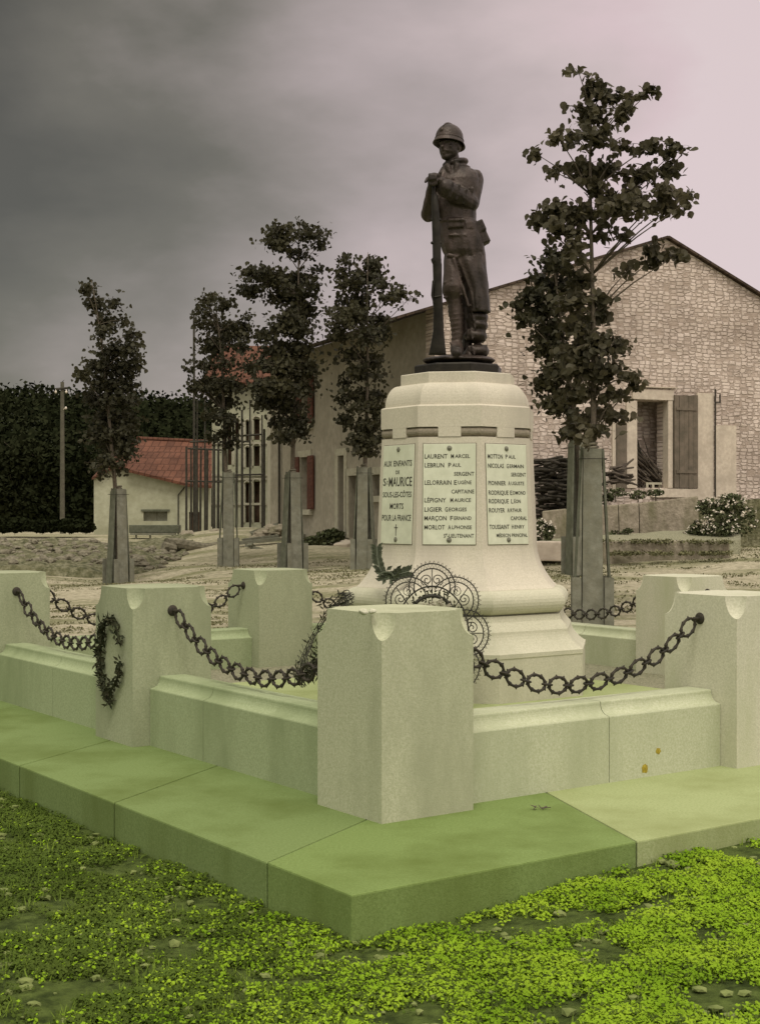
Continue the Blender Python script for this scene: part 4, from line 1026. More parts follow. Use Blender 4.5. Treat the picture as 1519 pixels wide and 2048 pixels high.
def guard(tx, Y, gzv, h, rz, lab, wb=.27, wt=.15, m_='board'):
    base = Vector(((tx - CX) / F * Y, Y, gzv)); root = empty('tree_guard', base, lab, 'tree guard', 'wooden tree guards', rz)
    MW = Matrix.Translation(base) @ Matrix.Rotation(rz, 4, 'Z')
    for k in range(4):
        rot = Matrix.Rotation(R(90 * k), 4, 'Z'); bm = BM(); bw0, bw1 = .135, .115
        v = [bm.verts.new(x) for x in ((-bw0, -wb, -.15), (bw0, -wb, -.15), (bw1, -wt, h + .01 * k), (-bw1, -wt, h - .02 * k), (-bw0, -wb + .03, -.15), (bw0, -wb + .03, -.15), (bw1, -wt + .03, h + .01 * k), (-bw1, -wt + .03, h - .02 * k))]
        for f in ((0, 1, 2, 3), (7, 6, 5, 4), (0, 4, 5, 1), (3, 2, 6, 7), (0, 3, 7, 4), (1, 5, 6, 2)): bm.faces.new([v[i] for i in f])
        bm.transform(MW @ rot); recalc(bm); obj('board', bm, M[m_ if k % 2 == 0 else 'boardd'], root)  # side boards get the darker board colour, so their shade is painted in
        bm = BM(); h2 = h * .29
        rot2 = Matrix.Rotation(R(90 * k), 4, 'Z')
        bm.free()
        for sx in (-1, 1):
            if k in (1, 3): break
            bm = BM(); box(bm, (sx * .205, -wb - .018, h2 / 2 - .08 - .01 * sx), (.115, .022, h2 + .14 + .02 * sx)); bm.transform(MW @ rot2); recalc(bm); obj('base_board', bm, M[m_], root)
    bm = BM(); zz = h - .13; q = wt + .012 + .02
    loop = [MW @ Vector(p) for p in ((-q, -q, zz), (q, -q, zz), (q, q, zz), (-q, q, zz), (-q, -q, zz))]
    tube(bm, loop, .005, 5); obj('wire_tie', bm, M['iron'], root)
    bm = BM(); tube(bm, [MW @ Vector((.07 * math.cos(i * .8), .07 * math.sin(i * .8), h - .02 + .006 * i)) for i in range(16)], .02, 6); obj('straw_collar', bm, M['log'], root, True)
    return root

T5 = [(1185, 165, 12, 8), (1150, 160, 22, 8), (1180, 174, 24, 12), (1205, 192, 28, 20), (1255, 198, 25, 9), (1295, 188, 25, 8), (1150, 212, 30, 8), (1185, 232, 42, 20), (1232, 240, 28, 24), (1150, 260, 25, 18), (1110, 285, 30, 13), (1075, 310, 20, 11), (1112, 332, 18, 7), (1180, 290, 46, 20), (1250, 288, 40, 16), (1300, 290, 35, 13), (1345, 305, 28, 16), (1366, 293, 12, 8), (1165, 330, 38, 22), (1220, 338, 42, 20), (1280, 350, 45, 22), (1330, 340, 28, 10), (1180, 385, 42, 22), (1250, 392, 58, 26), (1320, 392, 38, 18), (1372, 388, 14, 9), (1110, 418, 30, 17), (1080, 440, 18, 18), (1150, 430, 38, 18), (1230, 428, 56, 24), (1308, 420, 38, 20), (1345, 428, 18, 14), (1120, 465, 32, 18), (1195, 472, 36, 17), (1240, 480, 24, 13), (1270, 525, 30, 13), (1302, 520, 15, 25), (1345, 515, 28, 10), (1140, 510, 32, 20), (1155, 560, 30, 22), (1200, 600, 18, 14), (1145, 610, 36, 20), (1205, 628, 20, 14), (1155, 655, 38, 20), (1190, 690, 45, 24), (1232, 690, 20, 18), (1150, 740, 46, 24), (1215, 740, 40, 26), (1260, 750, 18, 18), (1160, 790, 46, 22), (1228, 790, 36, 18), (1270, 768, 14, 14), (1172, 838, 44, 18), (1230, 828, 28, 14), (1142, 866, 22, 12), (1188, 862, 28, 14), (1165, 882, 18, 10), (1150, 700, 40, 18)]
T6 = [(1100, 505, 16, 14), (1110, 525, 30, 20), (1090, 560, 35, 24), (1128, 570, 30, 20), (1062, 592, 28, 13), (1035, 612, 20, 11), (1090, 620, 42, 24), (1045, 642, 20, 11), (1100, 662, 42, 22), (1120, 700, 42, 22), (1078, 702, 25, 13), (1130, 740, 40, 22), (1092, 768, 32, 18), (1130, 790, 34, 18), (1110, 812, 32, 16), (1140, 840, 30, 14), (1150, 600, 26, 18), (1160, 650, 24, 18)]
T3 = [(600, 448, 14, 8), (568, 465, 32, 10), (622, 470, 34, 12), (558, 490, 34, 10), (600, 506, 40, 11), (640, 486, 16, 11), (505, 550, 28, 17), (545, 560, 30, 22), (498, 576, 20, 13), (590, 555, 34, 18), (630, 535, 20, 9), (560, 590, 38, 20), (600, 590, 34, 18), (625, 575, 15, 11), (600, 620, 34, 18), (570, 640, 28, 13), (525, 670, 20, 13), (560, 662, 24, 13), (595, 660, 34, 18), (552, 700, 34, 18), (600, 700, 34, 20), (530, 730, 28, 16), (570, 740, 38, 20), (615, 740, 24, 18), (520, 770, 24, 13), (560, 780, 38, 18), (605, 780, 28, 16), (530, 805, 28, 13), (575, 815, 38, 16), (550, 845, 24, 13), (590, 845, 26, 16), (575, 874, 24, 10), (556, 880, 11, 8), (602, 865, 12, 11)]
T4 = [(740, 520, 12, 10), (690, 525, 18, 17), (680, 545, 16, 16), (735, 550, 24, 20), (748, 530, 11, 11), (700, 570, 34, 18), (760, 575, 24, 16), (795, 590, 20, 11), (820, 595, 9, 9), (715, 600, 38, 20), (770, 605, 28, 13), (700, 640, 44, 20), (755, 640, 30, 18), (682, 670, 34, 20), (730, 680, 42, 20), (762, 670, 18, 18), (700, 710, 36, 16), (745, 720, 24, 18), (720, 745, 24, 13), (690, 758, 14, 10), (755, 750, 18, 11), (700, 790, 28, 13), (740, 790, 26, 16), (680, 800, 11, 7), (720, 820, 33, 13), (755, 820, 14, 16), (690, 840, 17, 9), (730, 855, 28, 13), (715, 880, 26, 11), (750, 880, 14, 11), (730, 900, 20, 11), (710, 906, 9, 6)]
T2 = [(425, 592, 8, 8), (413, 602, 18, 13), (410, 625, 24, 18), (450, 612, 18, 13), (400, 650, 22, 16), (440, 650, 34, 20), (492, 632, 10, 17), (480, 662, 20, 18), (430, 690, 38, 18), (380, 740, 14, 10), (402, 730, 24, 13), (440, 730, 38, 18), (488, 700, 18, 20), (498, 735, 12, 11), (420, 770, 33, 18), (460, 770, 33, 18), (440, 800, 33, 16), (430, 830, 28, 16), (460, 840, 26, 16), (450, 868, 28, 13), (430, 880, 14, 9), (465, 888, 14, 8), (390, 775, 11, 7)]
T1 = [(178, 572, 8, 8), (175, 582, 12, 11), (186, 605, 14, 14), (226, 610, 22, 13), (205, 640, 24, 16), (245, 640, 14, 13), (215, 670, 26, 16), (266, 670, 11, 11), (225, 700, 36, 18), (265, 702, 20, 13), (196, 735, 28, 16), (240, 735, 33, 16), (270, 725, 14, 13), (176, 755, 18, 10), (215, 770, 38, 18), (255, 765, 24, 16), (196, 800, 33, 18), (240, 800, 33, 18), (215, 835, 42, 18), (255, 840, 24, 16), (200, 870, 33, 16), (240, 870, 33, 16), (225, 900, 38, 16), (255, 900, 18, 13), (220, 928, 33, 12), (245, 940, 16, 9), (206, 945, 11, 9)]
GH = 2.3
specs = [(237, 33.4, 1173, 560, T1, .10, .235, 'leafd', 'narrow dark young tree farthest left, before the wooded hill', 'tree guard farthest left, in front of the earth heap', R(38), 978),
         (457, 35.2, 1128, 585, T2, .10, .235, 'leafd', 'dark young tree standing before the scaffolded house', 'tree guard with wide bottom boards before the scaffolding', R(4), 945),
         (585, 33.0, 1142, 438, T3, .10, .235, 'leafd', 'tall young tree with a feathery top, its crown touching its right neighbour', 'tree guard standing cornerwise with a dark open slit, behind a stone post', R(28), 945),
         (728, 32.5, 1135, 505, T4, .10, .235, 'leafd', 'young tree just left of the pedestal, its crown spreading right', 'tree guard just left of the pedestal in front of the house doors', R(-12), 935),
         (1183, 18.2, 1255, 150, T5, .098, .074, 'leaf', 'tallest and nearest young tree with ragged crown, right of the statue', 'nearest tree guard of grey planks under the tallest tree', R(-6), 898)]
for i, (tx, Y, yb, top, bl_, ls, dn, m_, lab, glab, rz, gt) in enumerate(specs):
    g = CAMZ - (yb - CY) / F * Y; tree(tx, Y, g, top, bl_, lab, ls, dn, m_, 20 + i); guard(tx, Y, g, (yb - gt) / F * Y, rz, glab)
g = CAMZ - (1150 - CY) / F * 24.1
tree(1160, 24.1, g, 500, T6, 'second tree behind the tallest one, its crown spreading left', .10, .14, 'leafd', 31); guard(1162, 24.1, g, 270 / F * 24.1, R(14), 'farther tree guard half hidden behind the nearest guard', .25, .2)

# ------------------------------------------------------------------ ground cover in the foreground
rnd = random.Random(99)
def inside_platform(x, y):
    d = Vector((x, y, 0)) - O; a = d.dot(U); b = d.dot(V); return a > KA - .01 and b > KB - .01
def cover(n, m_, name, lab, sel, size, zr):
    vs = []; fs = []
    k = 0
    while k < n:
        y = 4.2 + (rnd.random() ** 1.3) * 5.2; x = rnd.uniform(-.31, .31) * y
        if inside_platform(x, y) or not sel(x, y): k += .02; continue
        dn = noise.noise(Vector((x * 3.1, y * 3.1, 7)))
        dn += .5 * noise.noise(Vector((x * 9, y * 9, 3)))
        if dn < -.12 + rnd.gauss(0, .12): k += .1; continue
        k += 1
        z = gnear(x) + .02 * max(0, dn)
        for _ in range(rnd.randint(3, 6)):
            q = Vector((x + rnd.gauss(0, .012), y + rnd.gauss(0, .012), z + rnd.uniform(0, zr)))
            s = size * rnd.uniform(.5, 1.35); nrm = Vector((rnd.gauss(0, .5), rnd.gauss(0, .5) - .25, 1)).normalized()
            d = nrm.cross(Vector((rnd.gauss(0, 1), rnd.gauss(0, 1), 0))).normalized(); b = nrm.cross(d); i0 = len(vs)
            for t_ in range(5):
                th = 2 * math.pi * t_ / 5; vs.append(tuple(q + d * math.cos(th) * s * .5 + b * math.sin(th) * s * .38 + nrm * .12 * s * (t_ % 2)))
            fs.append(tuple(range(i0, i0 + 5)))
    tag(from_lists(name, vs, fs, M[m_]), lab, 'ground cover', kind='stuff')
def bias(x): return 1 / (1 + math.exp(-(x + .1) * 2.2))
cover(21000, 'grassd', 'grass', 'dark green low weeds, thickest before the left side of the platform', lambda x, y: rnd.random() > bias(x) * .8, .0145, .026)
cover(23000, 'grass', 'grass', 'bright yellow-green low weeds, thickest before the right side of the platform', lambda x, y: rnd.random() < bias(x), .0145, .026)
vs = []; fs = []
for i in range(26000):
    y = 4.2 + (rnd.random() ** 1.3) * 5.2; x = rnd.uniform(-.31, .31) * y
    if inside_platform(x, y) or noise.noise(Vector((x * 3.1, y * 3.1, 7))) < -.25: continue
    z = gnear(x); h = rnd.uniform(.015, .05); a = rnd.uniform(0, 6.28); w_ = rnd.uniform(.002, .004); l = rnd.uniform(.005, .03)
    k = len(vs); d = (math.cos(a), math.sin(a)); vs += [(x - d[1] * w_, y + d[0] * w_, z), (x + d[1] * w_, y - d[0] * w_, z), (x + d[0] * l, y + d[1] * l, z + h)]; fs.append((k, k + 1, k + 2))
tag(from_lists('grass', vs, fs, M['grassm']), 'fine grass blades mixed through the weeds along the foot of the platform', 'grass', kind='stuff')
bm = BM()
for i in range(900):
    y = 4.2 + (rnd.random() ** 1.2) * 5.2; x = rnd.uniform(-.31, .31) * y
    if inside_platform(x, y): continue
    r = rnd.uniform(.008, .026); q = bmesh.ops.create_icosphere(bm, subdivisions=1, radius=r); o_ = Vector((rnd.uniform(0, 99), 0, 0)); c = Vector((x, y, gnear(x) + r * .4)); sx_ = rnd.uniform(.8, 1.6)
    for v in q['verts']: v.co = Vector((v.co.x * sx_, v.co.y, v.co.z * .6)) * (1 + .5 * noise.noise(v.co / r * 1.3 + o_)) + c
tag(obj('gravel_stones', bm, M['mossstone']), 'small mossy stones scattered in the grass before the platform', 'stones', kind='stuff')

vs = []; fs = []
for i in range(14000):
    y = 13 + 24 * rnd.random(); x = rnd.uniform(-.27, .27) * y
    if noise.noise(Vector((x * .5, y * 1.3, 4))) < .02: continue
    d = Vector((x, y, 0)) - O
    if -1.5 < d.dot(U) < 7.2 and -1.2 < d.dot(V) < 6.8: continue
    z = gz(x, y); leaf_cloud(vs, fs, (x, y, z + .015), (.12, .12, .012), 5, .035, rnd)
tag(from_lists('turf', vs, fs, M['turf']), 'thin olive turf growing in patches over the open square', 'turf', kind='stuff')

# ------------------------------------------------------------------ barn / long house on the right
FD = Vector((-.38, .925, 0)).normalized(); GD = Vector((FD.y, -FD.x, 0))
LC = Vector((1.30, 34.0, 0))
def onplane(px, py, org, d):
    k = (px - CX) / F; t_ = (k * org.y - org.x) / (d.x - k * d.y); q = org + d * t_; return t_, CAMZ - (py - CY) / F * q.y
def GP(px, py): return onplane(px, py, LC, GD)
def FP(px, py): return onplane(px, py, LC, FD)
def frame(org, d, nrm): # local x along d, y along nrm (inward), z up
    m_ = Matrix((d, nrm, Vector((0, 0, 1)))).transposed().to_4x4(); m_.translation = org; return m_
def lobj(name, bm, m_, root, fr, smooth=False):
    recalc(bm); me = bpy.data.meshes.new(name); bm.to_mesh(me); bm.free(); me.materials.append(m_)
    if fr.to_3x3().determinant() < 0: me.flip_normals()
    o = bpy.data.objects.new(name, me); COL.objects.link(o); o.parent = root; o.matrix_parent_inverse = world_of(root).inverted() if root else Matrix()
    o.matrix_basis = fr
    if smooth: me.polygons.foreach_set('use_smooth', [True] * len(me.polygons))
    return o
def wallspans(bm, x0, x1, zb, topf, holes, th, extra=()):
    xs = sorted(set([x0, x1] + [h[0] for h in holes] + [h[1] for h in holes] + list(extra)))
    xs = [x for x in xs if x0 <= x <= x1]
    for i in range(len(xs) - 1):
        a, b = xs[i], xs[i + 1]
        if b - a < 1e-5: continue
        hs = sorted([(h[2], h[3]) for h in holes if h[0] <= a + 1e-6 and h[1] >= b - 1e-6]); z = zb
        for (h0, h1_) in hs:
            if h0 > z: prism(bm, [(a, 0), (b, 0), (b, th), (a, th)], z, h0)
            z = h1_
        prism(bm, [(a, 0), (b, 0), (b, th), (a, th)], z, [topf(a), topf(b), topf(b), topf(a)])
def lbox(bm, x0, x1, y0, y1, z0, z1): box(bm, ((x0 + x1) / 2, (y0 + y1) / 2, (z0 + z1) / 2), (x1 - x0, y1 - y0, z1 - z0))
barn = empty('stone_house', LC + Vector((0, 0, .6)), 'long stone house with bare rubble gable and rendered side with doors behind the trees', 'house')
Gf = frame(LC, GD, FD)           # y inward = +FD (away)
ax, az = GP(1330, 478); lx0, lz0 = GP(865, 617); rx1, rz1 = GP(1560, 620)
hx0, hz1 = GP(1270, 800); hx1, hz0 = GP(1334, 976)
def gtop(x): return lz0 + (az - lz0) * (x - lx0) / (ax - lx0) if x < ax else az + (rz1 - az) * (x - ax) / (rx1 - ax)
bm = BM(); wallspans(bm, 0, rx1, .2, gtop, [(hx0, hx1, hz0, hz1)], .5, (ax,)); lobj('gable_wall', bm, M['rubble'], barn, Gf)
# inner yard wall seen through the opening
bm = BM(); lbox(bm, hx0 - 1.4, hx1 + 1.4, 1.0, 1.3, .3, 5.4); lobj('inner_wall', bm, M['rubble2'], barn, Gf)
bm = BM(); lbox(bm, hx0 - .3, hx1 + .3, .502, .998, .9, hz0 - .0); lobj('floor', bm, M['dirt'], barn, Gf)
# doorway surround
bm = BM()
def GB(bm, x0, y0, x1, y1, pr, back=.02):
    a, zt = GP(x0, y0); b, zb = GP(x1, y1); lbox(bm, a, b, -pr, back, zb, zt)
GB(bm, 1262, 778, 1344, 801, .06, .2); lobj('lintel', bm, M['dressed'], barn, Gf)
bm = BM(); GB(bm, 1250, 801, 1271, 976, .05, .2); lobj('jamb', bm, M['dressed'], barn, Gf)
bm = BM(); GB(bm, 1333, 801, 1342, 976, .05, .2); lobj('jamb', bm, M['dressed'], barn, Gf)
bm = BM(); GB(bm, 1229, 845, 1249, 976, .09); lobj('shutter', bm, M['shutter'], barn, Gf)
bm = BM()
for i in range(5): GB(bm, 1343 + 9.4 * i + .3, 791 + (i % 2), 1343 + 9.4 * (i + 1) - .3, 976, .11 + .008 * (i % 2))
GB(bm, 1346, 815, 1387, 822, .135); GB(bm, 1346, 940, 1387, 947, .135); q = lobj('shutter', bm, M['shutter'], barn, Gf)
for nm_, q_ in (('jamb', (1222, 845, 1228.7, 985, .05)), ('pilaster', (1391, 786, 1423, 1000, .06)), ('sill', (1300, 977, 1390.5, 995, .10)), ('drip_moulding', (1262, 772, 1350, 777.5, .09))):
    bm = BM(); GB(bm, *q_); lobj(nm_, bm, M['dressed'], barn, Gf)
bm = BM(); a, z1_ = GP(1424.5, 780); b, z0_ = GP(1424.5, 1000); cap(bm, (a, -.1, z0_), (a, -.1, z1_), .022, .022, 8, 2)
a, z1_ = GP(1434, 790); a2, z2_ = GP(1430, 806); cap(bm, (a, -.1, z1_), (a, -.1, z2_), .02, .02, 6, 2); cap(bm, (a, -.1, z2_), (GP(1424, 806)[0], -.1, z2_), .02, .02, 6, 2)
lobj('iron_rod', bm, M['iron'], barn, Gf)
bm = BM(); GB(bm, 1428, 850, 1470, 1000, .03); lobj('plaster_patch', bm, M['dressed'], barn, Gf)
# facade on the left flank
Ff = frame(LC, FD, GD)
flen = FP(541, 800)[0]
fz = lambda x: lz0 - .02
def hole(x0, y0, x1, y1):
    a, z1 = FP(x0, y0); b, _ = FP(x1, y0); _, z0 = FP((x0 + x1) / 2, y1); _, z1 = FP((x0 + x1) / 2, y0); return (min(a, b), max(a, b), z0, z1)
H_w1 = hole(619, 914, 602, 1019); H_w2 = hole(620, 757, 606, 849); H_d1 = hole(689, 911, 677, 1072); H_d2 = hole(719, 951, 698, 1076); H_w3 = hole(761, 949, 744, 992)
bm = BM(); wallspans(bm, .5, flen, .2, fz, [H_w1, H_w2, H_d1, H_d2, H_w3], .5); lobj('side_wall', bm, M['render'], barn, Ff)
bm = BM(); prism(bm, [(.002, .002), (.5, .002), (.5, .498), (.002, .498)], .2, lz0 - .03)
for Hh, kind in ((H_w1, 'w'), (H_w2, 'w'), (H_w3, 'w'), (H_d1, 'd'), (H_d2, 'd')):
    x0, x1, z0, z1 = Hh
    bm2 = BM()
    for (a, b, c, d) in ((x0 - .22, x0 - .001, z0, z1 + .2), (x1 + .001, x1 + .22, z0, z1 + .2), (x0 - .001, x1 + .001, z1 + .001, z1 + .199)): lbox(bm2, a, b, -.035, .18, c, d)
    nme = 'window' if kind == 'w' else 'door'
    if kind == 'w': lbox(bm2, x0 - .3, x1 + .3, -.12, .18, z0 - .16, z0 - .001)
    fo = lobj(nme + '_frame', bm2, M['trim'], barn, Ff)
    bm2 = BM()
    lbox(bm2, x0, x1, .26, .30, z0, z1)
    pn = lobj('pane' if kind == 'w' else 'door_leaf', bm2, M['dark'] if kind == 'w' else M['door'], barn, Ff)
    bm2 = BM()
    if kind == 'w':
        n = 3
        for i in range(1, 3): lbox(bm2, x0, x1, .235, .2595, z0 + (z1 - z0) * i / 3 - .02, z0 + (z1 - z0) * i / 3 + .02)
        lbox(bm2, (x0 + x1) / 2 - .025, (x0 + x1) / 2 + .025, .22, .2345, z0, z1); lobj('glazing_bar', bm2, M['trim'], barn, Ff)
    else:
        lbox(bm2, x0, x1, .235, .259, z1 - .45, z1 - .05); lobj('transom_light', bm2, M['dark'], barn, Ff)
bm.free()
for Hh in (H_w1, H_w2):
    x0, x1, z0, z1 = Hh; w_ = (x1 - x0) * .62
    for a, b in ((x0 - w_ - .02, x0 - .02), (x1 + .02, x1 + w_)):
        bm2 = BM(); lbox(bm2, a, b, -.09, -.045, z0, z1 + .02); n = 14
        for i in range(n): z_ = z0 + (z1 - z0) * (i + .5) / n; lbox(bm2, a + .04, b - .04, -.105, -.09, z_ - .02, z_ + .02)
        lobj('shutter', bm2, M['redwood'], barn, Ff)
for px in (563, 533):
    a, z1_ = FP(px, 770 if px == 563 else 860); _, z0_ = FP(px, 1050); bm2 = BM(); cap(bm2, (a, -.08, z0_), (a, -.08, z1_), .04, .04, 8, 2); lobj('downpipe', bm2, M['pole'], barn, Ff)
# roof planes
def roofslab(name, p0, p1, back, th, m_):
    """p0,p1 (x,z) in gable frame; extends back along FD"""
    bm = BM(); d = Vector((p1[0] - p0[0], 0, p1[1] - p0[1])).normalized(); n_ = Vector((-d.z, 0, d.x));
    if n_.z < 0: n_ = -n_
    v = []
    for y in (-.14, back):
        for (p, o_) in ((p0, 0), (p1, 0), (p1, th), (p0, th)): v.append(bm.verts.new(Vector((p[0], y, p[1])) + n_ * o_))
    for f in ((0, 1, 2, 3), (7, 6, 5, 4), (0, 4, 5, 1), (1, 5, 6, 2), (2, 6, 7, 3), (3, 7, 4, 0)): bm.faces.new([v[i] for i in f])
    return lobj(name, bm, m_, barn, Gf)
sl = (az - lz0) / (ax - lx0)
eo = 1.15
roofslab('roof', (lx0 - eo, lz0 - sl * eo + .01), (ax, az + .01), flen + .3, .06, M['oldtile'])
sr = (rz1 - az) / (rx1 - ax)
roofslab('roof', (ax + .001, az + .012), (rx1 + .6, rz1 + sr * .6 + .012), flen + .3, .06, M['oldtile'])

# planks and sticks in the doorway
def GW(px, py, off): a, z = GP(px, py); return LC + GD * a + FD * off + Vector((0, 0, z))
bm = BM(); a = [GW(1283, 804, .8), GW(1287, 804, .8), GW(1310, 925, .5), GW(1287, 922, .5)]
v = [bm.verts.new(p) for p in a] + [bm.verts.new(p + FD * .05) for p in a]
for f in ((0, 1, 2, 3), (7, 6, 5, 4), (0, 4, 5, 1), (1, 5, 6, 2), (2, 6, 7, 3), (3, 7, 4, 0)): bm.faces.new([v[i] for i in f])
recalc(bm); tag(obj('leaning_board', bm, M['faggot']), 'dark pointed board leaning upright inside the barn opening', 'board')
bm = BM(); rnd = random.Random(8)
for i in range(80):
    x = rnd.uniform(1272, 1330); y0 = 972 - rnd.uniform(0, 30); L_ = rnd.uniform(35, 90); ang = R(rnd.gauss(52, 12))
    p0 = GW(min(x + 20, 1334), y0, rnd.uniform(.25, .7)); p1 = GW(max(1268, min(x + 20, 1334) - L_ * math.cos(ang)), y0 - L_ * math.sin(ang) * .9, rnd.uniform(.3, .85)); cap(bm, p0, p1, rnd.uniform(.015, .035), .012, 6, 2)
tag(obj('stick_pile', bm, M['stick']), 'heap of slanting sticks and laths stacked in the barn opening', 'stick pile')
bm = BM(); 
for (x0, y0, x1, y1) in ((1302, 965, 1332, 968), (1304, 965, 1306, 976), (1316, 966, 1318, 976), (1329, 966, 1331, 976)):
    p0 = GW(x0, y0, .28); p1 = GW(x1, y1, .28); c = (p0 + p1) / 2; box(bm, c, (abs(p1.x - p0.x) + .03, .05, abs(p1.z - p0.z) + .02))
tag(obj('white_trestle', bm, M['trim']), 'small white trestle at the foot of the stick heap in the opening', 'trestle')
# firewood stack left of opening
bm = BM(); rnd = random.Random(4)
for i in range(380):
    px = rnd.uniform(1050, 1128); topy = 918 + max(0, px - 1100) * .9; py = rnd.uniform(topy, 1050); off = -.5 - rnd.uniform(0, 1.0)
    p0 = GW(px, py, off); ln = rnd.uniform(.3, .8); d = Vector((rnd.gauss(0, .5) + GD.x, rnd.gauss(0, .4), rnd.gauss(0, .12))).normalized(); cap(bm, p0 - d * ln / 2, p0 + d * ln / 2, rnd.uniform(.02, .05), rnd.uniform(.015, .04), 6, 2)
tag(obj('brushwood_stack', bm, M['faggot']), 'dark stack of brushwood bundles against the gable between pedestal and tree guards', 'brushwood stack')
# second low pile right of guard
bm = BM()
for i in range(40):
    px = rnd.uniform(1202, 1222); py = rnd.uniform(935, 970); p0 = GW(px, py, -.4 - rnd.uniform(0, .5)); ln = rnd.uniform(.3, .6); cap(bm, p0 - GD * ln / 2, p0 + GD * ln / 2 + Vector((0, 0, rnd.gauss(0, .08))), .03, .025, 6, 2)
tag(obj('board_pile', bm, M['stick']), 'small pile of boards between the nearest tree guard and the barn opening', 'board pile')
# retaining wall with slanting top, terrace behind it
def quadwall(name, pts_top, pts_bot, Y0, Y1, m_, lab, cat, joints=None, root=None):
    """front face given by pixel polylines at depth interpolated Y0..Y1"""
    bm = BM(); n = len(pts_top); f0 = []; 
    for i in range(n):
        t_ = i / (n - 1); Y = Y0 + (Y1 - Y0) * t_; a = P(*pts_top[i], Y); b = P(*pts_bot[i], Y); b.z -= .3
        f0.append((bm.verts.new(a), bm.verts.new(b), bm.verts.new(a + Vector((.05, .5, 0))), bm.verts.new(b + Vector((.05, .5, 0)))))
    for i in range(n - 1):
        p, q = f0[i], f0[i + 1]; bm.faces.new((p[0], p[1], q[1], q[0])); bm.faces.new((p[0], q[0], q[2], p[2])); bm.faces.new((p[2], q[2], q[3], p[3])); bm.faces.new((p[1], p[3], q[3], q[1]))
    bm.faces.new((f0[0][0], f0[0][2], f0[0][3], f0[0][1])); bm.faces.new((f0[-1][0], f0[-1][1], f0[-1][3], f0[-1][2])); bevel(bm, .03, 2, 50)
    o = obj(name, bm, m_, root)
    if lab: tag(o, lab, cat)
    return o
rw = empty('retaining_wall', P(1230, 1085, 29), 'low retaining wall of big old stone blocks with sloping top before the barn', 'retaining wall')
quadwall('block', [(1084, 1022), (1132, 1017)], [(1086, 1082), (1134, 1082)], 28.6, 29.0, M['stone'], None, None, root=rw)
quadwall('block', [(1133, 1017), (1235, 1009)], [(1135, 1082), (1237, 1066)], 29.02, 29.6, M['stone'], None, None, root=rw)
quadwall('block', [(1236, 1009), (1276, 1006)], [(1238, 1066), (1278, 1060)], 29.62, 29.9, M['stone'], None, None, root=rw)
quadwall('block', [(1277, 1006), (1330, 1000), (1395, 992)], [(1279, 1060), (1332, 1052), (1397, 1045)], 29.92, 30.6, M['stone'], None, None, root=rw)
tz = 1.75
bm = BM(); pts = [P(1084, 1030, 29.1), P(1520, 990, 31.4), Vector((LC + GD * (rx1 + .5)).to_tuple()), LC + GD * 3.2]
zt = [1.45, 1.8, 1.85, 1.5]
prism(bm, [(p.x, p.y) for p in pts], -.2, zt); recalc(bm); tag(obj('terrace', bm, M['dirt']), kind='structure')
quadwall('kerb_stone', [(1205, 1083), (1330, 1081), (1458, 1083)], [(1205, 1100), (1330, 1103), (1458, 1108)], 26.5, 26.8, M['stone'], 'long low kerb stone in front of the flowering bush', 'kerb stone')
quadwall('kerb_stone', [(1060, 1083), (1090, 1083), (1128, 1084)], [(1060, 1090), (1090, 1090), (1128, 1091)], 26.4, 26.5, M['dressed'], 'pale kerb edge between the pedestal and the tree guards', 'kerb stone')
# bank between
bm = BM(); P0 = [P(1060, 1084, 26.9), P(1480, 1082, 27.2), P(1480, 1050, 30), P(1090, 1078, 28.7)]
n = 20; vsb = []
for j in range(n + 1):
    for i in range(n + 1):
        a = P0[0].lerp(P0[1], i / n); b = P0[3].lerp(P0[2], i / n); p = a.lerp(b, j / n); p.z += .06 * noise.noise(p * 1.5); vsb.append(bm.verts.new(p))
for j in range(n):
    for i in range(n): k = j * (n + 1) + i; bm.faces.new((vsb[k], vsb[k + 1], vsb[k + n + 2], vsb[k + n + 1]))
r_ = bmesh.ops.extrude_face_region(bm, geom=list(bm.faces)); bmesh.ops.translate(bm, verts=[v for v in r_['geom'] if isinstance(v, bmesh.types.BMVert)], vec=(0, 0, -.8)); recalc(bm)
tag(obj('bank', bm, M['gravel'], smooth=True), kind='structure')

def bush(name, blobs, Y, n, size, m_, lab, cat, flowers=0, seed=1, dyr=.6):
    rnd = random.Random(seed); c0 = P(blobs[0][0], blobs[0][1] + blobs[0][3], Y); root = empty(name, c0, lab, cat); vs = []; fs = []
    bs = BM(); fv = []; ff = []
    for (px, py, rx, ry) in blobs:
        c = P(px, py, Y + rnd.uniform(-.2, .2)); r = (rx / F * Y, rx / F * Y * dyr, ry / F * Y); leaf_cloud(vs, fs, c, r, n, size, rnd)
        for _ in range(5): 
            e_ = c + Vector((rnd.uniform(-1, 1) * r[0], rnd.uniform(-1, 1) * r[1], rnd.uniform(0, 1) * r[2])); tube(bs, [Vector((c.x, c.y, c0.z - .1)), c, e_], [.012, .009, .004], 4)
        for _ in range(flowers):
            th = rnd.uniform(0, 6.28); ph = rnd.uniform(-.4, 1); q = c + Vector((math.cos(th) * r[0] * math.sqrt(max(0, 1 - ph * ph)), -abs(math.sin(th)) * r[1], ph * r[2])); leaf_cloud(fv, ff, q, (.04, .04, .03), 4, .045, rnd)
    obj('stem', bs, M['bark'], root); from_lists('foliage', vs, fs, M[m_], root)
    if flowers: from_lists('blossom', fv, ff, M['flower'], root)
bush('flower_bush', [(1440, 1050, 34, 28), (1400, 1060, 25, 20), (1475, 1040, 40, 35), (1420, 1015, 30, 20), (1460, 1005, 30, 18), (1380, 1072, 18, 10)], 28.3, 420, .075, 'bush', 'bushy clump dotted with pale flowers at the right edge before the barn', 'bush', 26, 3)
